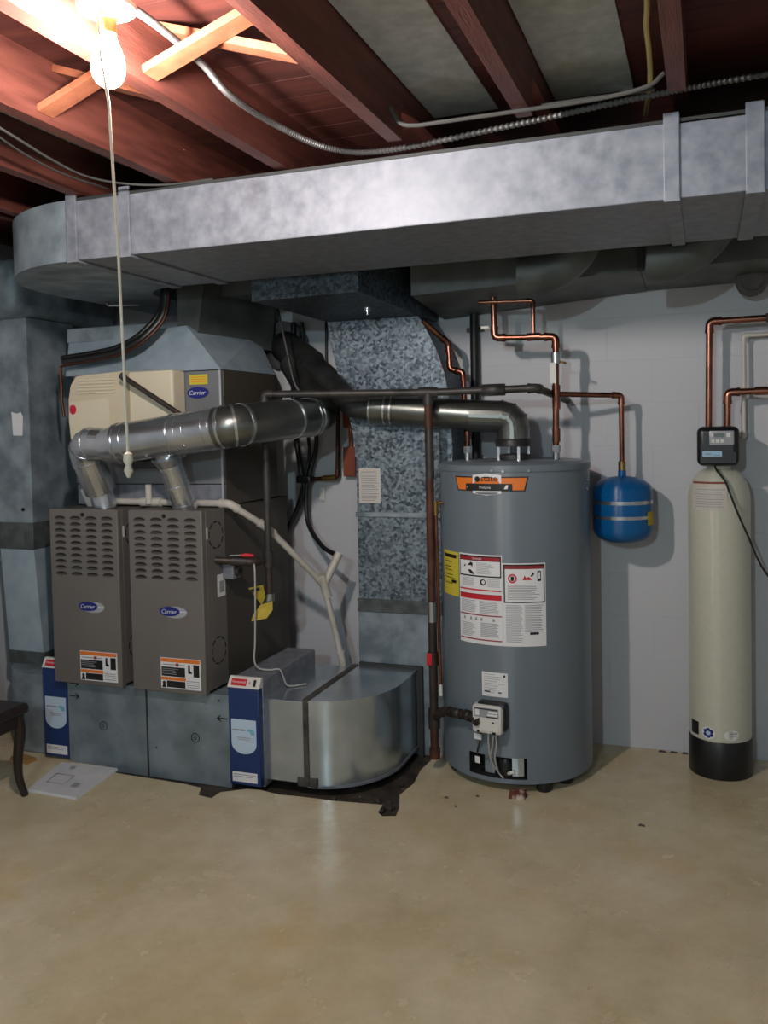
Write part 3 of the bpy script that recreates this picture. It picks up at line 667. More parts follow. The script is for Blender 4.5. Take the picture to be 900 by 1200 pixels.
obj('wye', MB().tube([(-1.86,4.04,1.855),(-1.98,4.10,1.93),(-2.08,4.20,1.975)], 0.082, 24), 'vent_dark', hv)
obj('wall_thimble', MB().tube([(-2.09,4.205,1.98),(-2.10,4.255,1.985)], 0.13, 14), 'vent_dark', hv)

# ================================================================== WATER HEATER
HX, HY, HR = -0.81, 3.9, 0.33
wh = thing('water_heater', 'tall grey cylindrical gas water heater with warning labels', 'water heater', (HX, HY, 0))
def rotz(mb, cx, cy, ang):
    c, s = math.cos(R(ang)), math.sin(R(ang))
    for p in mb.v:
        dx, dy = p.x-cx, p.y-cy; p.x = cx+dx*c-dy*s; p.y = cy+dx*s+dy*c
    return mb
mb = MB(); SEG = 120; zs = [0.04, 0.06, 0.15, 0.50, 0.90, 1.34, 1.366]
v = []
for z in zs:
    for k in range(SEG):
        a = R(k*3); v.append((HX+HR*math.sin(a), HY-HR*math.cos(a), z))
f = []
for i in range(len(zs)-1):
    for k in range(SEG):
        ang = k*3 if k*3 < 180 else k*3-360
        if i == 1 and -27 <= ang < 18: continue
        f.append((i*SEG+k, i*SEG+(k+1) % SEG, (i+1)*SEG+(k+1) % SEG, (i+1)*SEG+k))
mb.add(v, f, 0, True)
mb.lathe([(0.0,0.04),(HR,0.04)], HX, HY, SEG)
obj('jacket', mb, 'heater', wh)
obj('top_cap', MB().lathe([(HR+0.004,1.345),(HR+0.006,1.352),(HR+0.006,1.372),(HR-0.01,1.380),(0.06,1.384),(0.0,1.384)], HX, HY, 96), 'heater', wh)
# open burner compartment
cav = MB(); 
cav.cylpatch(HX, HY, HR-0.075, -30, 22, 0.055, 0.155, 0.004)
for a in (-27, 18):
    s_, c_ = math.sin(R(a)), math.cos(R(a)); p = [(HX+q*s_, HY-q*c_) for q in (HR-0.075, HR-0.001)]
    cav.add([(*p[0],0.06),(*p[1],0.06),(*p[1],0.15),(*p[0],0.15)], [(0,1,2,3)])
for z in (0.06, 0.15):
    vv = [(HX+q*math.sin(R(a)), HY-q*math.cos(R(a)), z) for a in range(-27, 19, 5) for q in (HR-0.075, HR-0.0005)]
    cav.add(vv, [(2*i, 2*i+1, 2*i+3, 2*i+2) for i in range(len(vv)//2-1)])
comp = obj('burner_compartment', cav, 'dark', wh)
obj('access_plate', MB().cylpatch(HX, HY, HR-0.02, 7, 16, 0.066, 0.146, 0.003), 'galv_bright', comp)
obj('left_plate', MB().cylpatch(HX, HY, HR-0.04, -17, -8, 0.062, 0.140, 0.003), 'galv_old', comp)
obj('burner_dome', rotz(MB().lathe([(0.036,0.062),(0.036,0.115),(0.028,0.134),(0.0,0.14)], HX, HY-HR+0.05, 16), HX, HY, 1.0), 'black_pl', comp)
obj('pipe_end', rotz(MB().tube([(HX+0.02,HY-HR+0.02,0.075),(HX+0.05,HY-HR+0.015,0.088)], 0.008, 8), HX, HY, 0), 'white_pl', comp)
obj('tag', rotz(MB().box(HX-0.012,HX+0.012,HY-HR-0.006,HY-HR-0.004,0.11,0.138), HX, HY, -19), 'white', comp)
for a in (60, 180, 300):
    c = (HX+0.27*math.sin(R(a)), HY-0.27*math.cos(R(a)))
    obj('foot', MB().lathe([(0.0,0.0),(0.03,0.0),(0.034,0.01),(0.03,0.042),(0.0,0.042)], c[0], c[1], 16), 'rubber', wh)
obj('foot', MB().lathe([(0.0,0.0),(0.03,0.0),(0.034,0.01),(0.03,0.042),(0.0,0.042)], HX-0.25, HY-0.12, 16), 'rubber', wh)
obj('foot', MB().lathe([(0.0,0.0),(0.03,0.0),(0.034,0.01),(0.03,0.042),(0.0,0.042)], HX+0.16, HY-0.25, 16), 'rubber', wh)
for a, z in ((-4, 1.352), (4, 1.35), (22, 1.35), (80, 1.30), (80, 1.26)):
    c = Vector((HX+HR*math.sin(R(a)), HY-HR*math.cos(R(a)), z)); d = Vector((math.sin(R(a)), -math.cos(R(a)), 0))
    obj('screw', MB().disc(c, d, 0.006, 0.008, 8), 'steel', wh)
L1, L2, L3 = HR+0.0004, HR+0.0014, HR+0.0022
def cp(name, parent, a0, a1, z0, z1, m, rad=L2, th=0.0006): return obj(name, MB().cylpatch(HX, HY, rad, a0, a1, z0, z1, th), m, parent)
def cpoly(pts, rad=L2):   # pts: (angle, z) polygon laid on the jacket
    return MB().add([(HX+rad*math.sin(R(a)), HY-rad*math.cos(R(a)), z) for a, z in pts], [list(range(len(pts)))])
def strip_trap(a0, a1, b0, b1, zt, zb, rad):
    n = 16; v = []; 
    for i in range(n+1):
        t = i/n; v.append((a0+(a1-a0)*t, zt)); v.append((b0+(b1-b0)*t, zb))
    return MB().add([(HX+rad*math.sin(R(a)), HY-rad*math.cos(R(a)), z) for a, z in v], [(2*i, 2*i+1, 2*i+3, 2*i+2) for i in range(n)])
lg = obj('name_label', strip_trap(-37.2, 22.2, -34, 19.6, 1.327, 1.266, L1), 'black', wh)
obj('orange_field', strip_trap(-36, 21, -33.2, 18.7, 1.322, 1.271, L2), 'orange', lg)
cp('black_band', lg, -25.5, 10.5, 1.268, 1.298, 'black', L3)
ws = obj('white_plate', cpoly([(-19.5,1.333),(-9,1.341),(-8,1.341),(2.6,1.333),(2.6,1.299),(-8.5,1.2985),(-19.5,1.299)], L3), 'white', lg)
obj('white_tail', cpoly([(-19.5,1.268),(-19.5,1.257),(-8.5,1.249),(2.6,1.257),(2.6,1.268),(-8.5,1.2682)], L3), 'white', lg)
text_cyl('lettering', 'state', HX, HY, L3+0.0012, -6.5, 1.318, 0.072, 'black', ws)
obj('round_mark', cpoly([(-15.5+2.1*math.cos(R(q)), 1.3165+0.012*math.sin(R(q))) for q in range(0, 360, 20)], L3+0.0012), 'black', ws)
text_cyl('lettering', 'ProLine', HX, HY, L3+0.0016, -9.5, 1.283, 0.05, 'white', lg)
obj('flag_mark', cpoly([(4.5,1.276),(7,1.276),(7.6,1.292),(6,1.292)], L3+0.0014), 'white', lg)
cp('tail_print', lg, -17, 0, 1.259, 1.263, 'grey_text', L3+0.0010)
cp('band_print', lg, -24.5, -23.5, 1.279, 1.287, 'grey_text', L3+0.0010)

yl = cp('energy_label', wh, -58, -35, 0.806, 0.998, 'yellow', L1)
cp('black_band', yl, -56, -37.5, 0.970, 0.985, 'black')
for z in (0.952, 0.93, 0.915, 0.895, 0.882, 0.858): cp('fine_print', yl, -55, -40-random.uniform(0, 5), z-0.0015, z+0.0015, 'black', th=0.0004)
cp('price_box', yl, -44, -38, 0.862, 0.875, 'black')

wl = cp('safety_label', wh, -33.8, 2.2, 0.621, 1.000, 'white', L1)
cp('black_frame', wl, -33, 1.6, 0.905, 0.994, 'black', L2)
wf = cp('white_field', wl, -32.2, 0.8, 0.911, 0.972, 'white', L3)
cp('red_bar', wl, -32.2, 0.8, 0.974, 0.989, 'dkred', L3)
text_cyl('lettering', 'DANGER', HX, HY, L3+0.0010, -17, 0.9815, 0.045, 'white', wl)
for i in range(9): cp('fine_print', wf, -17.5, -3-random.uniform(0, 6), 0.964-i*0.0055-0.001, 0.964-i*0.0055+0.001, 'grey_text', L3+0.0008, 0.0004)
obj('pictogram', cpoly([(-29,0.945),(-27.5,0.957),(-27,0.945)], L3+0.001), 'black', wf)
obj('pictogram', cpoly([(-25.5,0.950),(-22.5,0.966),(-20.5,0.962),(-20.8,0.946),(-22.5,0.952)], L3+0.001), 'black', wf)
obj('pictogram', cpoly([(-25,0.932),(-22.5,0.934),(-19,0.917),(-20,0.914),(-23,0.918)], L3+0.001), 'black', wf)
for i in range(6):
    cp('fine_print', wl, -31, -20, 0.897-i*0.006-0.001, 0.897-i*0.006+0.001, 'grey_text', th=0.0004); cp('fine_print', wl, -9, 0.5, 0.897-i*0.006-0.001, 0.897-i*0.006+0.001, 'grey_text', th=0.0004)
obj('round_mark', cpoly([(-12.5+2.3*math.cos(R(q)), 0.883+0.0135*math.sin(R(q))) for q in range(0, 360, 20)]), 'black', wl)
obj('round_mark_inset', cpoly([(-12.1+1.2*math.cos(R(q)), 0.884+0.008*math.sin(R(q))) for q in range(0, 360, 30)], L3), 'white', wl)
cp('red_bar', wl, -33, 1.6, 0.847, 0.853, 'red'); cp('orange_bar', wl, -33, 1.6, 0.810, 0.833, 'red')
cp('blue_bar', wl, -33, 1.6, 0.829, 0.833, 'dkred', L3)
for i in range(9):
    cp('fine_print', wl, -32, -18-random.uniform(0, 3), 0.802-i*0.006-0.0012, 0.802-i*0.006+0.0012, 'grey_text', th=0.0004); cp('fine_print', wl, -15.5, 0.5-random.uniform(0, 3), 0.802-i*0.006-0.0012, 0.802-i*0.006+0.0012, 'grey_text', th=0.0004)
cp('red_bar', wl, -33, 1.6, 0.741, 0.746, 'dkred'); cp('red_bar', wl, -33, 1.6, 0.637, 0.642, 'dkred')
for a in (-29, -23, -18.5, -14, -4.5): obj('pictogram', cpoly([(a-1, 0.719), (a+1, 0.721), (a+0.8, 0.731), (a-0.6, 0.734)]), 'grey_text', wl)
for i in range(10):
    cp('fine_print', wl, -32, -19-random.uniform(0, 4), 0.705-i*0.006-0.0012, 0.705-i*0.006+0.0012, 'grey_text', th=0.0004); cp('fine_print', wl, -15, 0-random.uniform(0, 3), 0.711-i*0.006-0.0016, 0.711-i*0.006+0.0016, 'grey_text', th=0.0004)

wr = cp('warning_label', wh, 2.3, 33.6, 0.621, 0.968, 'white', L1)
cp('black_frame', wr, 3.2, 32.8, 0.803, 0.963, 'black', L2)
wg = cp('white_field', wr, 4.2, 31.8, 0.808, 0.944, 'white', L3)
cp('red_bar', wr, 4.2, 31.8, 0.945, 0.957, 'dkred', L3)
obj('prohibition_mark', cpoly([(9.5+3.2*math.cos(R(q)), 0.905+0.019*math.sin(R(q))) for q in range(0, 360, 20)], L3+0.001), 'red', wg)
obj('prohibition_inset', cpoly([(9.5+2.1*math.cos(R(q)), 0.905+0.0125*math.sin(R(q))) for q in range(0, 360, 20)], L3+0.0016), 'white', wg)
obj('prohibition_can', cpoly([(8.4,0.895),(10.6,0.895),(10.6,0.914),(8.4,0.914)], L3+0.002), 'black', wg)
obj('pictogram', cpoly([(16.5,0.898),(23.5,0.898),(22.5,0.906),(21,0.912),(19.5,0.906),(18,0.918),(17.4,0.906)], L3+0.001), 'red', wg)
obj('pictogram', cpoly([(22.3,0.914),(23.4,0.912),(25.2,0.924),(24,0.93)], L3+0.001), 'black', wg)
obj('pictogram', cpoly([(27.3,0.893),(30,0.893),(30,0.935),(27.3,0.935)], L3+0.001), 'black', wg)
obj('pictogram_inset', cpoly([(27.9,0.903),(29.4,0.903),(29.4,0.930),(27.9,0.930)], L3+0.0016), 'white', wg)
for i in range(10):
    cp('fine_print', wg, 6, 29-random.uniform(0, 6), 0.877-i*0.0065-0.0014, 0.877-i*0.0065+0.0014, 'grey_text', L3+0.0008, 0.0004)
for i in range(22):
    z = 0.792-i*0.0072
    cp('fine_print', wr, 4.5, 16.5-random.uniform(0, 2), z-0.0014, z+0.0014, 'grey_text', th=0.0004)
    if i < 16: cp('fine_print', wr, 18, 31.5-random.uniform(0, 2), z-0.0014, z+0.0014, 'grey_text', th=0.0004)
cp('black_bar', wr, 21.5, 28, 0.670, 0.680, 'black')

sl = cp('rating_label', wh, -14.5, 5, 0.404, 0.506, 'white', L1)
for i in range(9): cp('fine_print', sl, -13, (1 if i in (0, 7, 8) else 3)-random.uniform(0, 7), 0.497-i*0.0095-0.001, 0.497-i*0.0095+0.001, 'grey_text', th=0.0004)
cp('black_bar', sl, -12.5, -8, 0.422, 0.427, 'black'); cp('black_bar', sl, -2, 0.5, 0.420, 0.425, 'black')
obj('round_mark', cpoly([(2.6+0.9*math.cos(R(q)), 0.493+0.006*math.sin(R(q))) for q in range(0, 360, 30)]), 'black', sl)

# gas control on the jacket
cy0 = HY-HR
gc = obj('gas_control', rotz(MB().box(HX-0.066, HX+0.066, cy0-0.062, cy0+0.004, 0.262, 0.381, 0.014), HX, HY, -7.4), 'white_pl', wh)
obj('gasket', rotz(MB().box(HX-0.05, HX+0.076, cy0-0.045, cy0+0.006, 0.272, 0.389, 0.012), HX, HY, -7.4), 'black_pl', gc)
def onc(name, x0, x1, z0, z1, m, th=0.002, parent=gc): return obj(name, rotz(MB().box(HX+x0, HX+x1, cy0-0.0625-th, cy0-0.0615, z0, z1), HX, HY, -7.4), m, parent)
onc('dark_band', -0.054, 0.054, 0.333, 0.373, 'grey_text', 0.001)
onc('dark_line', -0.05, 0.05, 0.366, 0.370, 'black', 0.002); onc('dark_line', 0.0, 0.05, 0.334, 0.338, 'black', 0.002)
onc('print_block', -0.048, -0.03, 0.340, 0.364, 'white', 0.002); onc('print_block', 0.005, 0.05, 0.341, 0.349, 'white', 0.002); onc('print_block', 0.01, 0.05, 0.353, 0.362, 'white', 0.002)
obj('knob', rotz(MB().disc((HX-0.042,cy0-0.06,0.308), (0,-1,0), 0.0135, 0.014, 18), HX, HY, -7.4), 'black_pl', gc)
onc('indicator', 0.026, 0.034, 0.312, 0.317, 'black'); onc('port', -0.042, -0.032, 0.268, 0.277, 'black'); onc('port', 0.024, 0.040, 0.265, 0.275, 'black')
def wire(name, m, parent, pts, r, n=6): return tubeo(name, m, parent, smooth_path(pts, n), r, 8)
def hp(ang, z, off=0.0): return (HX+(HR+off)*math.sin(R(ang)), HY-(HR+off)*math.cos(R(ang)), z)
wire('wire', 'grey_cable', wh, [hp(-8,0.262,0.03), hp(-8,0.21,0.03), hp(-7.5,0.15,0.02), hp(-6,0.09,0.0)], 0.0035)
wire('wire', 'grey_cable', wh, [hp(-3,0.265,0.03), hp(-2.2,0.21,0.035), hp(-4,0.155,0.025), hp(-3,0.085,0.0)], 0.004)
wire('wire', 'grey_cable', wh, [hp(-4,0.265,0.03), hp(-5.5,0.20,0.03), hp(-7.5,0.14,0.015), hp(-2,0.075,-0.005), hp(1,0.064,0.004)], 0.0035)
wire('wire', 'black_pl', wh, [hp(-14,0.265,0.03), hp(-15,0.215,0.02), hp(-18.5,0.17,0.008), hp(-20,0.135,-0.005)], 0.003)
obj('wire_tag', rotz(MB().box(HX-0.018, HX+0.018, cy0-0.03, cy0-0.028, 0.222, 0.246), HX, HY, -16), 'white', wh)
# water nipples
for x in (-1.03, -0.625): obj('nipple', MB().tube([(x,3.93,1.375),(x,3.93,1.445)], 0.016, 14).tube([(x,3.93,1.415),(x,3.93,1.445)], 0.021, 8), 'steel', wh)

# ================================================================== COPPER AND GAS PIPING
hot = thing('copper_riser', 'bright copper pipe loop above the right side of the heater', 'pipe', (-0.62, 3.93, 1.445))
pipe_run(hot, [(-0.625,3.93,1.445),(-0.62,3.93,1.925),(-0.895,3.93,1.935),(-0.90,3.93,2.16)], 0.0145, 'copper')
pipe_run(hot, [(-0.718,3.93,1.93),(-0.718,3.93,2.09),(-0.96,3.90,2.095)], 0.009, 'copper')
sleeve(hot, (-0.718,3.93,1.93), (1,0,0), 0.06, 0.018, 'copper', 'tee')
sleeve(hot, (-0.621,3.93,1.83), (0,0,1), 0.05, 0.021, 'steel', 'valve_body'); sleeve(hot, (-0.621,3.93,1.62), (0,0,1), 0.03, 0.018, 'copper'); sleeve(hot, (-0.623,3.93,1.49), (0,0,1), 0.06, 0.018, 'copper')
obj('valve_stem', MB().tube([(-0.615,3.93,1.82),(-0.575,3.92,1.805)], 0.005, 8), 'brass', hot)
obj('paper_tag', MB().box(-0.645,-0.618,3.909,3.9105,1.72,1.81), 'tag_paper', hot)
pipe_run(hot, [(-0.621,3.93,1.672),(-0.355,4.08,1.662),(-0.355,4.08,1.33)], 0.012, 'copper')
sleeve(hot, (-0.621,3.93,1.672), (0,0,1), 0.08, 0.0185, 'copper', 'tee')
obj('small_valve', MB().box(-0.955,-0.915,3.91,3.93,1.975,1.99,0.004).tube([(-0.94,3.92,1.98),(-0.90,3.93,1.98)], 0.008, 8), 'white_pl', hot)
cold = thing('copper_supply', 'copper cold water pipe dropping behind the heater flue beside the return duct', 'pipe', (-1.05, 3.99, 1.445))
pipe_run(cold, [(-1.225,3.90,2.03),(-1.128,3.985,1.925),(-1.122,3.985,1.805),(-1.06,3.985,1.79),(-1.05,3.985,1.55)], 0.0125, 'copper', fl=0.03)
pipe_run(cold, [(-1.05,3.985,1.56),(-1.05,3.985,1.535),(-1.03,3.93,1.52),(-1.03,3.93,1.44)], 0.012, 'copper', fl=0.02)

# blue expansion tank
et = thing('expansion_tank', 'small blue expansion tank hanging from a copper pipe', 'tank', (-0.355, 4.08, 1.0))
EX, EY, ER = -0.355, 4.08, 0.131
prof = [(0.0,1.0),(0.06,1.003),(0.10,1.016),(0.122,1.036),(ER,1.06),(ER,1.235),(0.124,1.258),(0.10,1.278),(0.06,1.293),(0.02,1.300),(0.0,1.301)]
obj('shell', MB().lathe(prof, EX, EY, 56), 'tank_blue', et)
tubeo('neck', 'tank_blue', et, [(EX,EY,1.295),(EX,EY,1.325)], 0.018, 14); tubeo('fitting', 'brass', et, [(EX,EY,1.322),(EX,EY,1.365)], 0.017, 10)
obj('strap', MB().lathe([(ER,1.178),(ER+0.002,1.178),(ER+0.002,1.194),(ER,1.194)], EX, EY, 56), 'steel', et)
obj('strap', MB().lathe([(ER,1.113),(ER+0.002,1.113),(ER+0.002,1.127),(ER,1.127)], EX, EY, 56), 'steel', et)
obj('yellow_label', MB().cylpatch(EX, EY, ER+0.0022, 58, 92, 1.085, 1.145, 0.0006), 'yellow_tag', et)
obj('wall_bracket', MB().box(EX-0.03, EX+0.03, EY+ER-0.004, 4.2595, 1.11, 1.20), 'steel', et)

# gas piping
gp = thing('gas_pipe', 'black iron gas pipe crossing above the ducts to the heater', 'pipe', (-1.15, 3.725, 0.05))
T1 = Vector((-1.15,3.72,1.69)); G0 = Vector((-1.86,3.53,1.70))
pipe_run(gp, [(-1.86,3.53,0.955), G0, T1, (-0.675,3.76,1.695), (-0.62,4.25,1.65)], 0.0165, 'grey_iron', fl=0.03, skip=(2,))
sleeve(gp, T1, T1-G0, 0.085, 0.024, 'grey_iron', 'tee'); sleeve(gp, T1-Vector((0,0,0.03)), (0,0,1), 0.05, 0.024, 'grey_iron', 'tee_leg')
dG = (Vector((-0.64,3.765,1.695))-T1).normalized()
sleeve(gp, T1+dG*0.29, dG, 0.10, 0.026, 'grey_iron', 'union', 8)
tubeo('stand_pipe', 'rust_iron', gp, [T1, (-1.15,3.72,0.72)], 0.0185, 14)
sleeve(gp, (-1.1485,3.72,1.42), (0,0,1), 0.22, 0.0195, 'grey_iron', 'upper_length')
tubeo('flex_coupling', 'steel', gp, [(-1.15,3.72,0.76),(-1.15,3.72,0.67)], 0.021, 12)
tubeo('stand_pipe', 'black_metal', gp, [(-1.15,3.72,0.67),(-1.15,3.72,0.27)], 0.0195, 14)
sleeve(gp, (-1.15,3.72,0.235), (0,0,1), 0.09, 0.026, 'black_metal', 'tee')
tubeo('drip_leg', 'rust_iron', gp, [(-1.15,3.72,0.20),(-1.15,3.72,0.09)], 0.019, 14); tubeo('drip_cap', 'rust_iron', gp, [(-1.15,3.72,0.10),(-1.15,3.72,0.055)], 0.025, 12)
vh = obj('shutoff_valve', MB().tube([(-1.15,3.72,0.475),(-1.15,3.72,0.535)], 0.025, 12), 'black_metal', gp)
obj('red_handle', MB().box(-1.172,-1.145,3.688,3.698,0.48,0.535,0.004), 'red', vh)
pipe_run(gp, [(-1.15,3.72,0.235),(-1.075,3.63,0.305),(-0.935,3.553,0.318),(-0.885,3.525,0.318)], 0.016, 'black_metal', fl=0.025)
sleeve(gp, (-1.01,3.594,0.311), (0.14,-0.077,0.013), 0.05, 0.022, 'grey_iron', 'gas_cock', 8); sleeve(gp, (-0.95,3.561,0.317), (0.14,-0.077,0.003), 0.03, 0.025, 'black_metal', 'nut', 6)
# furnace branch
sleeve(gp, (-1.86,3.53,0.955), (0,0,1), 0.07, 0.024, 'grey_iron', 'tee')
tubeo('drip_leg', 'black_metal', gp, [(-1.86,3.53,0.92),(-1.86,3.53,0.79)], 0.0165, 12); tubeo('drip_cap', 'steel', gp, [(-1.86,3.53,0.80),(-1.86,3.53,0.765)], 0.022, 10)
pipe_run(gp, [(-1.86,3.53,0.955),(-1.90,3.46,0.952),(-2.05,3.38,0.968)], 0.0155, 'black_metal', fl=0.02)
gv = obj('shutoff_valve', MB().tube([(-1.985,3.415,0.961),(-1.93,3.444,0.955)], 0.021, 10), 'grey_iron', gp)
obj('lever', MB().hexa([(-1.985,3.40,0.985),(-1.925,3.435,0.982),(-1.93,3.447,0.982),(-1.99,3.41,0.985)], [(-1.985,3.40,0.99),(-1.925,3.435,0.99),(-1.93,3.447,0.99),(-1.99,3.41,0.99)]), 'steel', gv)
obj('red_handle', MB().tube([(-1.945,3.427,0.985),(-1.925,3.438,0.986),(-1.895,3.455,0.982)], 0, 10, rs=[0.006,0.0105,0.006]), 'red', gv)
gb = thing('furnace_gas_valve', 'small grey gas valve box on the right furnace side', 'valve', (-2.01, 3.46, 0.85))
boxo('valve_body', 'galv', gb, -2.041, -1.985, 3.43, 3.50, 0.875, 0.945, 0.005)
tubeo('outlet', 'grey_iron', gb, [(-1.987,3.465,0.91),(-1.968,3.465,0.91)], 0.026, 14); tubeo('outlet_hole', 'dark', gb, [(-1.968,3.465,0.91),(-1.9665,3.465,0.91)], 0.013, 12)
boxo('barcode_label', 'white', gb, -2.041, -2.0395, 3.385, 3.45, 0.80, 0.90); boxo('barcode_print', 'grey_text', gb, -2.0394, -2.0386, 3.40, 3.44, 0.82, 0.87)
yt = thing('gas_tag', 'crumpled yellow gas tag hanging beside the furnace', 'tag', (-1.87, 3.50, 0.66))
def sheet(name, pts, m, parent, th=0.0015, n=1):
    P = [Vector(p) for p in pts]; nn = (P[1]-P[0]).cross(P[2]-P[1]).normalized()*th; k = len(P)
    return obj(name, MB().add(P+[p+nn for p in P], [list(range(k))[::-1], list(range(k, 2*k))]+[(i, (i+1) % k, k+(i+1) % k, k+i) for i in range(k)]), m, parent)
sheet('upper_leaf', [(-1.925,3.455,0.835),(-1.862,3.475,0.848),(-1.86,3.49,0.79),(-1.885,3.50,0.752),(-1.91,3.49,0.79)], 'yellow_tag', yt)
sheet('lower_leaf', [(-1.885,3.49,0.755),(-1.83,3.50,0.772),(-1.825,3.49,0.735),(-1.845,3.47,0.70),(-1.915,3.455,0.685),(-1.912,3.465,0.71)], 'yellow_tag', yt)
sheet('print_band', [(-1.920,3.4525,0.828),(-1.875,3.467,0.838),(-1.875,3.469,0.826),(-1.917,3.455,0.815)], 'black', yt, 0.0006)
wire_o = tag(wire('control_wire', 'grey_cable', None, [(-1.89,3.45,0.945),(-1.882,3.44,0.90),(-1.885,3.44,0.75),(-1.885,3.43,0.60),(-1.885,3.42,0.52),(-1.87,3.43,0.485),(-1.83,3.45,0.474),(-1.788,3.47,0.474),(-1.775,3.48,0.44),(-1.76,3.50,0.395),(-1.70,3.56,0.391)], 0.004, 8), 'thin pale wire dropping past the yellow tag onto the blue filter', 'wire')
# small copper pilot/relief tube beside the stand pipe
rl = thing('relief_tube', 'thin copper tube with brass fitting standing close left of the heater', 'pipe', (-1.115, 3.70, 0.36))
tubeo('tube', 'copper', rl, [(-1.115,3.69,1.17),(-1.108,3.69,0.40)], 0.0075, 10); tubeo('brass_fitting', 'brass', rl, [(-1.115,3.69,1.21),(-1.115,3.69,1.15)], 0.011, 10)
tubeo('brass_arm', 'brass', rl, [(-1.125,3.69,1.20),(-1.088,3.705,1.205)], 0.009, 10); tubeo('end_sleeve', 'white_pl', rl, [(-1.108,3.69,0.40),(-1.107,3.69,0.35)], 0.009, 10)

# white condensate drain
pv = thing('drain_pipe', 'white plastic drain pipe sloping down from the furnaces to the floor', 'pipe', (-1.69, 3.93, 0.0))
pipe_run(pv, [(-2.72,3.447,1.218),(-2.005,3.447,1.213),(-1.90,3.60,1.09),(-1.74,3.86,0.79),(-1.685,3.945,0.40),(-1.66,3.955,0.05)], 0.0155, 'pvc', fl=0.035)
tubeo('vent_stub', 'pvc', pv, [(-2.415,3.425,1.21),(-2.415,3.425,1.30)], 0.015, 12); sleeve(pv, (-2.415,3.445,1.216), (1,0,0), 0.11, 0.021, 'pvc', 'tee')
tubeo('wye_branch', 'pvc', pv, [(-1.735,3.86,0.79),(-1.685,3.93,0.93)], 0.02, 12); sleeve(pv, (-1.735,3.862,0.78), (0.05,0.07,-0.3), 0.12, 0.022, 'pvc', 'wye')
tubeo('white_funnel', 'white_pl', pv, [(-2.735,3.43,1.19),(-2.77,3.42,1.28)], 0.022, 12)
# refrigerant lines
rf = thing('refrigerant_lines', 'black insulated refrigerant hose with copper line curving over the humidifier', 'pipe', (-2.4, 3.5, 1.9))
pth = smooth_path([(-2.335,3.50,2.30),(-2.34,3.50,2.16),(-2.36,3.48,2.06),(-2.44,3.435,1.965),(-2.56,3.43,1.915),(-2.70,3.43,1.895),(-2.87,3.43,1.88)], 8)
tubeo('insulation', 'rubber', rf, pth, 0.021, 14)
tubeo('copper_line', 'copper_dk', rf, [p+Vector((0.022,-0.016,-0.012)) for p in pth]+[Vector((-2.885,3.42,1.86)), Vector((-2.885,3.42,1.70)), Vector((-2.875,3.42,1.62))], 0.007, 10)
tubeo('insulation', 'rubber', rf, [p+Vector((-0.024,0.016,0.022)) for p in pth], 0.014, 12)

# ================================================================== WATER SOFTENER
SX, SY, SR = 0.052, 4.095, 0.128
ws_ = thing('water_softener', 'tall cream water softener cylinder with black control head', 'water softener', (SX, SY, 0))
obj('base', MB().lathe([(0.0,0.0),(0.131,0.0),(0.1325,0.006),(0.1325,0.158),(0.129,0.163),(0.10,0.163)], SX, SY, 56), 'rubber', ws_)
prof = [(SR,0.13),(SR,1.195)]+[(SR*math.cos(R(a))*0.62+SR*0.38, 1.195+0.135*math.sin(R(a))) for a in range(8, 90, 9)]+[(0.045,1.331)]
obj('tank', MB().lathe(prof, SX, SY, 64), 'softener', ws_)
tubeo('neck', 'softener', ws_, [(SX,SY,1.32),(SX,SY,1.352)], 0.05, 24)
hd = obj('control_head', MB().box(-0.036, 0.134, 3.985, 4.17, 1.347, 1.515, 0.026, seg=4), 'black_pl', ws_)
obj('face_step', MB().prism([(-0.022,1.44),(0.0,1.425),(0.03,1.413),(0.07,1.41),(0.12,1.405),(0.12,1.36),(-0.022,1.36)], 3.978, 3.99, 'y'), 'black_pl', hd)
kp = boxo('key_panel', 'silver', hd, 0.014, 0.112, 3.981, 3.986, 1.437, 1.497, 0.004)
boxo('key_panel_inset', 'grey_text', kp, 0.018, 0.108, 3.979, 3.981, 1.442, 1.492, 0.001)
boxo('screen', 'lcd', kp, 0.033, 0.074, 3.9776, 3.979, 1.470, 1.487)
for x in (0.022, 0.040, 0.058): boxo('key', 'white_pl', kp, x, x+0.013, 3.9776, 3.979, 1.447, 1.460, 0.0005)
boxo('key', 'white_pl', kp, 0.082, 0.098, 3.9776, 3.979, 1.470, 1.487, 0.0005); boxo('key', 'white_pl', kp, 0.021, 0.030, 3.9776, 3.979, 1.470, 1.487, 0.0005)
ds = boxo('brand_strip', 'display', hd, -0.014, 0.064, 3.9765, 3.9785, 1.388, 1.411)
lines_front('strip_print', [(-0.004, 0.022, 1.399, 0.006), (0.03, 0.058, 1.394, 0.003)], 3.9758, 0.0007, 'grey_text', ds)
def sp_(name, a0, a1, z0, z1, m, rad=SR+0.0004, th=0.0008, parent=ws_): return obj(name, MB().cylpatch(SX, SY, rad, a0, a1, z0, z1, th, n=8), m, parent)
nt2 = sp_('note_sheet', -54, 14, 1.157, 1.272, 'paper'); sp_('note_top_strip', -54, 14, 1.272, 1.281, 'brown_box', SR+0.0006, parent=nt2)
for i in range(8): sp_('note_print', -46+random.uniform(-3, 3), 4+random.uniform(0, 5), 1.248-i*0.0105-0.0014, 1.248-i*0.0105+0.0014, 'grey_text', SR+0.0014, 0.0004, nt2)
sp_('black_label', -66, -44, 0.178, 0.235, 'black')
def spoly(name, pts, m, rad, parent): return obj(name, MB().add([(SX+rad*math.sin(R(a)), SY-rad*math.cos(R(a)), z) for a, z in pts], [list(range(len(pts)))]), m, parent)
r1_ = spoly('round_sticker', [(-23+13*math.cos(R(q)), 0.199+0.027*math.sin(R(q))) for q in range(0, 360, 20)], 'white', SR+0.001, ws_)
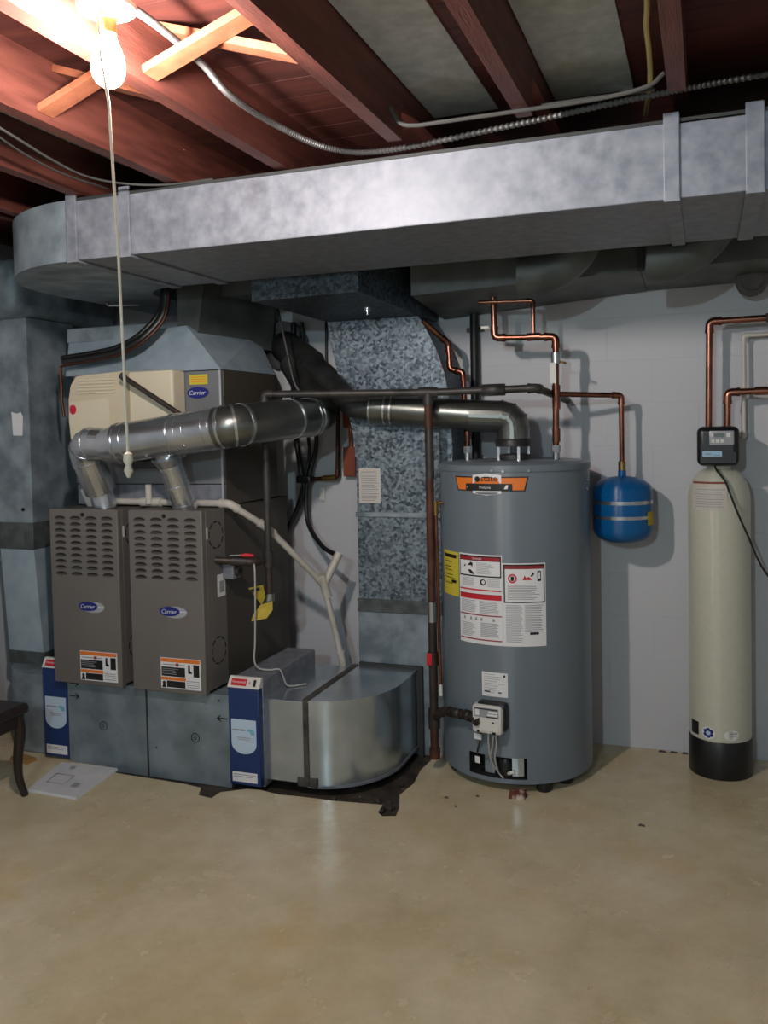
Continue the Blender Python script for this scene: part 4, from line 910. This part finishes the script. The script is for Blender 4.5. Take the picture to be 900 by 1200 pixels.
spoly('blue_mark', [(-23+(10.5 if (q//20) % 3 else 8)*math.cos(R(q)), 0.199+(0.022 if (q//20) % 3 else 0.017)*math.sin(R(q))) for q in range(0, 360, 20)], 'logo_blue', SR+0.0016, r1_)
spoly('blue_mark_inset', [(-23+4.5*math.cos(R(q)), 0.199+0.0095*math.sin(R(q))) for q in range(0, 360, 30)], 'pale_blue', SR+0.0022, r1_)
r2_ = spoly('oval_sticker', [(20+14.5*math.cos(R(q)), 0.197+0.022*math.sin(R(q))) for q in range(0, 360, 20)], 'white', SR+0.0012, ws_)
for z in (0.204, 0.194): spoly('sticker_print', [(16, z-0.002), (30, z-0.002), (30, z+0.003), (16, z+0.003)], 'grey_text', SR+0.0018, r2_)
wire('power_cord', 'cable_black', ws_, [(0.035,4.05,1.352),(0.042,3.985,1.33),(0.072,3.955,1.29),(0.085,3.95,1.26),(0.12,3.955,1.16),(0.165,3.99,1.05),(0.23,4.02,0.90),(0.35,4.1,0.75),(0.5,4.2,0.70)], 0.0045, 8)
sq = thing('softener_pipes', 'copper inlet and outlet pipes above the softener head', 'pipe', (0.05, 4.13, 1.5))
pipe_run(sq, [(0.012,4.11,1.50),(0.018,4.11,1.972),(0.95,4.11,1.98),(0.95,4.25,1.98)], 0.0145, 'copper')
pipe_run(sq, [(0.088,4.11,1.50),(0.09,4.11,1.662),(0.85,4.11,1.672),(0.85,4.25,1.672)], 0.0145, 'copper')
sleeve(sq, (0.225,4.11,1.664), (1,0,0), 0.05, 0.019, 'copper'); sleeve(sq, (0.275,4.11,1.974), (1,0,0), 0.06, 0.02, 'grey_iron', 'valve_body')
dl = thing('softener_drain_line', 'thin white plastic drain line beside the softener head', 'pipe', (0.157, 4.2, 1.46))
pipe_run(dl, [(0.125,4.16,1.475),(0.158,4.19,1.468),(0.160,4.20,1.912),(0.80,4.20,1.92),(0.80,4.255,1.92)], 0.009, 'pvc', fl=0.016, fit=1.3)

# ================================================================== WALL FITTINGS
bb = thing('control_box', 'small brown painted box high on the white wall', 'box', (-1.735, 4.24, 1.29))
boxo('body', 'brown_box', bb, -1.766, -1.70, 4.20, 4.2595, 1.29, 1.44, 0.003); tubeo('conduit', 'brown_box', bb, [(-1.733,4.23,1.44),(-1.733,4.23,1.54)], 0.010, 10)
boxo('cover', 'brown_box', bb, -1.762, -1.704, 4.196, 4.2, 1.30, 1.43, 0.001); boxo('upper_box', 'brown_box', bb, -1.77, -1.70, 4.215, 4.2595, 1.54, 1.62, 0.004)
wc = thing('water_line', 'aged copper line with brass end valve on the wall by the brown box', 'pipe', (-1.80, 4.2, 1.28))
pipe_run(wc, [(-1.785,4.2,1.70),(-1.80,4.2,1.285),(-1.97,4.2,1.272)], 0.0105, 'copper_dk'); sleeve(wc, (-1.845,4.2,1.281), (1,0,0.06), 0.075, 0.0155, 'brass', 'brass_valve')
cb = thing('cable_bundle', 'black hoses and cables tied together on the wall', 'cable', (-1.98, 4.18, 0.6))
for pts, r in (([(-2.03,4.2,2.10),(-2.04,4.2,1.60),(-2.0,4.19,1.30),(-1.99,4.19,1.20),(-2.10,4.18,0.98)], 0.014), ([(-1.985,4.21,2.10),(-1.98,4.22,1.60),(-1.955,4.2,1.42),(-1.985,4.19,1.27),(-2.04,4.2,1.10)], 0.009),
               ([(-1.93,4.22,1.62),(-1.92,4.21,1.45),(-1.955,4.19,1.30),(-1.965,4.17,1.20),(-1.945,4.14,1.05),(-1.82,4.03,0.95),(-1.705,3.94,0.92)], 0.012)):
    tubeo('hose', 'cable_black', cb, smooth_path(pts, 8), r, 10)
obj('clamp', MB().box(-2.02,-1.94,4.16,4.225,1.255,1.295,0.008), 'black_pl', cb)
hk = tag(obj('wall_hook_plate', MB().box(-1.925,-1.895,4.245,4.2597,1.15,1.235,0.008).box(-1.92,-1.90,4.235,4.246,1.16,1.18,0.003), 'white_pl'), 'small white plastic plate on the wall below the brass valve', 'plate')
vc = thing('wall_conduit', 'black vertical conduit on the wall between return duct and copper loop', 'pipe', (-1.07, 4.22, 1.4))
tubeo('conduit', 'cable_black', vc, [(-1.065,4.215,0.3),(-1.06,4.215,2.13)], 0.0215, 14)
for z in (2.0, 1.2): boxo('strap', 'black_metal', vc, -1.105, -1.02, 4.232, 4.2595, z, z+0.02, 0.002)
rdw = tag(obj('support_wire', MB().tube([(-1.915,3.78,2.15),(-1.80,3.70,1.78),(-1.785,3.70,1.74),(-1.75,3.70,1.69)], 0.006, 8), 'grey_iron'), 'thin grey support rod slanting down from the duct in front of the flue', 'rod')
wg2 = thing('wall_wires', 'thin dark wires looped on the wall beside the return duct', 'wire', (-1.85, 4.22, 1.75))
wire('wire', 'cable_black', wg2, [(-1.86,4.24,2.12),(-1.865,4.24,1.9),(-1.86,4.24,1.72)], 0.007); wire('wire', 'cable_black', wg2, [(-1.76,4.24,2.1),(-1.755,4.24,1.9),(-1.75,4.24,1.72)], 0.008)
wire('wire', 'cable_black', wg2, [(-1.82,4.24,2.12),(-1.845,4.24,2.03),(-1.81,4.24,1.97),(-1.78,4.24,2.03),(-1.80,4.24,2.12)], 0.004)
so = thing('soil_pipe', 'dark drain pipe with round hub high on the wall at right', 'pipe', (0.19, 4.13, 2.1))
tubeo('pipe', 'black_metal', so, [(0.19,4.11,2.15),(0.19,4.11,2.53)], 0.032, 18); obj('hub', MB().tube([(0.19,4.075,2.135),(0.19,4.145,2.135)], 0.064, 22).tube([(0.19,4.06,2.135),(0.19,4.076,2.135)], 0.045, 22), 'black_metal', so)
tubeo('wall_stub', 'black_metal', so, [(0.19,4.14,2.135),(0.19,4.258,2.135)], 0.04, 16); sleeve(so, (0.19,4.11,2.265), (0,0,1), 0.03, 0.0335, 'white_pl', 'band')

# ================================================================== CEILING WIRING AND LAMP
def bulb(name, label, pos, m, cord=False):
    x, y, z = pos
    t = thing(name, label, 'lamp', (x, y, z+0.13))
    prof = [(0.0,z-0.050),(0.014,z-0.048),(0.026,z-0.040),(0.034,z-0.025),(0.0365,z-0.006),(0.034,z+0.014),(0.026,z+0.036),(0.019,z+0.054),(0.0155,z+0.066)]
    obj('bulb', MB().lathe(prof, x, y, 24), m, t)
    obj('socket', MB().lathe([(0.015,z+0.06),(0.02,z+0.062),(0.021,z+0.092),(0.024,z+0.094),(0.024,z+0.108),(0.016,z+0.11)], x, y, 20), 'brass', t)
    obj('holder', MB().lathe([(0.022,z+0.106),(0.05,z+0.108),(0.062,z+0.114),(0.064,z+0.124),(0.05,z+0.132),(0.0,z+0.134)], x, y, 28), 'porcelain', t)
    obj('junction_box', MB().lathe([(0.05,z+0.133),(0.05,z+0.18),(0.0,z+0.18)], x, y, 8, sm=False), 'galv_old', t)
    return t
lamp = bulb('ceiling_lamp', 'bare lit bulb in a white porcelain holder under the joists', BULB_POS, 'bulb')
boxo('mounting_board', 'wood_orange', ceiling, -1.312, -0.914, 1.56, 1.67, 2.524, 2.547, 0.002)
b2 = bulb('ceiling_lamp', 'bare lit bulb behind the camera in mid basement', BULB2_POS, 'bulb2')
boxo('mounting_board', 'wood_orange', ceiling, -0.864, -0.503, -1.30, -1.20, 2.432, 2.455, 0.002)
cord = obj('pull_string', MB().tube([(-1.205,1.585,2.44),(-1.195,1.573,2.34),(-1.188,1.585,2.25),(-1.184,1.597,1.92),(-1.178,1.60,1.50)], 0.0032, 8), 'string', lamp)
obj('knot', MB().lathe([(0.0,1.505),(0.009,1.50),(0.011,1.485),(0.006,1.475),(0.010,1.462),(0.004,1.448),(0.0,1.447)], -1.178, 1.60, 10), 'string', cord)
bx = thing('armoured_cable', 'ribbed armoured cable looping from the bulb box along the trunk duct', 'cable', (-0.5, 2.6, 2.45))
P = smooth_path([(-1.21,1.66,2.50),(-1.205,1.80,2.50),(-1.225,2.03,2.50),(-1.235,2.19,2.475),(-1.22,2.46,2.47),(-1.13,2.645,2.445),(-0.95,2.675,2.425),(-0.55,2.675,2.449),(-0.17,2.675,2.478),(0.17,2.675,2.493),(0.8,2.675,2.50),(1.5,2.675,2.50)], 24)
rs = [0.0095 if i % 2 else 0.0078 for i in range(len(P))]
dense = []; 
for a, b in zip(P[:-1], P[1:]): dense += [a, a.lerp(b, 0.5)]
dense.append(P[-1])
obj('sheath', MB().tube(dense, 0, 8, rs=[0.0105 if i % 2 else 0.0068 for i in range(len(dense))]), 'bx', bx)
c2_ = tag(obj('grey_cable', MB().tube(smooth_path([(-0.862,2.47,2.48),(-0.83,2.455,2.428),(-0.78,2.45,2.412),(-0.70,2.45,2.411),(-0.478,2.45,2.411),(-0.27,2.445,2.411),(-0.14,2.415,2.413),(-0.094,2.41,2.44)], 8), 0.006, 8).tube(smooth_path([(-0.42,2.47,2.425),(-0.27,2.46,2.42),(-0.12,2.44,2.413)], 8), 0.005, 8), 'dull_cable'), 'straight pale cable clipped under the joists above the trunk duct', 'cable')
yc = tag(obj('yellow_cable', MB().tube(smooth_path([(-0.115,1.7,2.52),(-0.118,2.10,2.505),(-0.128,2.25,2.50),(-0.13,2.40,2.49),(-0.14,2.60,2.49),(-0.17,2.9,2.5)], 8), 0.007, 8), 'yellow_cable'), 'yellowish cable along the joist at upper right', 'cable')
lc = tag(obj('thin_cable', MB().tube(smooth_path([(-1.70,1.2,2.42),(-1.863,1.99,2.41),(-1.923,2.27,2.405),(-1.945,2.46,2.405),(-1.90,2.60,2.41),(-1.78,2.68,2.412),(-1.60,2.70,2.416)], 10), 0.004, 8), 'dull_cable'), 'thin pale cable under the joists at upper left', 'cable')
lc2 = tag(obj('thin_cable', MB().tube(smooth_path([(-1.90,1.9,2.44),(-2.0,2.2,2.43),(-2.03,2.45,2.42),(-2.0,2.65,2.415)], 10), 0.0035, 8), 'dull_cable'), 'second thin cable further left, running to the trunk duct elbow', 'cable')

# ================================================================== FLOOR CLUTTER
ch = thing('wooden_chair', 'dark wooden chair at the left edge, one curved leg in view', 'chair', (-2.95, 2.72, 0))
x0, x1, y0, y1 = -3.19, -2.735, 2.50, 2.955
obj('seat', MB().box(x0-0.01, x1+0.012, y0-0.01, y1+0.012, 0.352, 0.398, 0.018, seg=3), 'chair', ch)
obj('apron', MB().box(x0+0.01, x1-0.005, y0+0.01, y1-0.005, 0.30, 0.353, 0.006), 'chair', ch)
for lx, ly, sx, sy in ((x1-0.03,y1-0.03,1,1),(x1-0.03,y0+0.03,1,-1),(x0+0.03,y1-0.03,-1,1),(x0+0.03,y0+0.03,-1,-1)):
    pts = smooth_path([(lx-0.0*sx,ly,0.352),(lx+0.012*sx,ly+0.008*sy,0.28),(lx+0.002*sx,ly+0.002*sy,0.17),(lx+0.002*sx,ly+0.004*sy,0.08),(lx+0.022*sx,ly+0.014*sy,0.0)], 6)
    k = len(pts); obj('leg', MB().tube(pts, 0, 12, rs=[0.03-0.015*(i/(k-1))**0.7 for i in range(k)]), 'chair', ch)
for ly in (y0+0.02, y1-0.02): obj('back_post', MB().tube([(x0+0.012,ly,0.38),(x0-0.02,ly,0.62),(x0-0.06,ly,0.88)], 0.017, 10), 'chair', ch)
obj('backrest', MB().hexa([(x0-0.045,y0+0.02,0.66),(x0-0.018,y0+0.02,0.66),(x0-0.018,y1-0.02,0.66),(x0-0.045,y1-0.02,0.66)], [(x0-0.075,y0+0.02,0.86),(x0-0.05,y0+0.02,0.86),(x0-0.05,y1-0.02,0.86),(x0-0.075,y1-0.02,0.86)]), 'chair', ch)
en = thing('envelope', 'white padded envelope lying on the floor by the chair', 'envelope', (-2.65, 3.14, 0))
obj('body', MB().hexa([(-2.765,2.97,0.001),(-2.497,2.965,0.001),(-2.53,3.29,0.001),(-2.845,3.285,0.001)], [(-2.76,2.975,0.012),(-2.502,2.972,0.009),(-2.534,3.285,0.013),(-2.84,3.28,0.008)]), 'envelope', en)
def flat(name, pts, z, m, parent): return obj(name, MB().add([(a, b, z) for a, b in pts], [list(range(len(pts)))]), m, parent)
fr = [(-2.735,3.06),(-2.645,3.06),(-2.66,3.15),(-2.755,3.15)]
mb = MB()
for i in range(4):
    a, b = Vector((*fr[i],0.0135)), Vector((*fr[(i+1) % 4],0.0135)); mb.tube([a, b], 0.0016, 4)
obj('address_frame', mb, 'grey_text', en)
flat('stamp_print', [(-2.60,3.05),(-2.57,3.05),(-2.575,3.09),(-2.605,3.09)], 0.0142, 'grey_text', en)
flat('logo_print', [(-2.745,3.22),(-2.72,3.22),(-2.725,3.245),(-2.75,3.245)], 0.0132, 'grey_text', en)
bk = tag(obj('brick_piece', MB().hexa([(-0.775,3.52,0),(-0.71,3.515,0),(-0.705,3.56,0),(-0.77,3.565,0)], [(-0.772,3.525,0.028),(-0.72,3.522,0.022),(-0.708,3.557,0.034),(-0.765,3.56,0.03)]), 'brick'), 'broken brick piece on the floor under the water heater front', 'brick')
wd_ = tag(obj('wood_scrap', MB().hexa([(-3.11,3.24,0),(-2.99,3.22,0),(-2.98,3.28,0),(-3.10,3.30,0)], [(-3.105,3.245,0.018),(-2.995,3.225,0.014),(-2.985,3.275,0.014),(-3.095,3.295,0.018)]), 'tan_wood'), 'tan wood scrap on the floor beside the left blue filter', 'wood scrap')
wb = tag(obj('leaning_board', MB().hexa([(-3.36,3.36,0),(-3.335,3.36,0),(-3.335,3.40,0),(-3.36,3.40,0)], [(-3.47,3.42,1.0),(-3.445,3.42,1.0),(-3.445,3.46,1.0),(-3.47,3.46,1.0)]), 'rust_iron'), 'thin dark red board leaning in the left corner', 'board')
for (x, y, s, lab) in ((-0.24,3.43,0.014,'dark splinter alone on the open floor before the softener'),(-0.9,3.50,0.008,'dark crumb nearest the water heater front, left of the brick piece'),(-1.02,3.45,0.009,'dark crumb on the floor near the gas drip leg'),
        (-0.96,3.38,0.006,'smallest dark crumb, foremost of those before the heater'),(-0.2,4.235,0.02,'leftmost of three flat dark chips along the wall foot'),(-0.15,4.24,0.018,'middle of three flat dark chips along the wall foot'),(-0.10,4.24,0.015,'dark flat chip at the wall foot, closest to the softener')):
    tag(obj('debris_chip', MB().hexa([(x-s,y-s*0.4,0),(x+s,y-s*0.3,0),(x+s*0.9,y+s*0.4,0),(x-s*0.8,y+s*0.3,0)], [(x-s*0.7,y-s*0.2,0.005),(x+s*0.7,y-s*0.2,0.006),(x+s*0.6,y+s*0.2,0.005),(x-s*0.5,y+s*0.2,0.007)]), 'mastic'), lab, 'debris', 'debris chips on the floor')
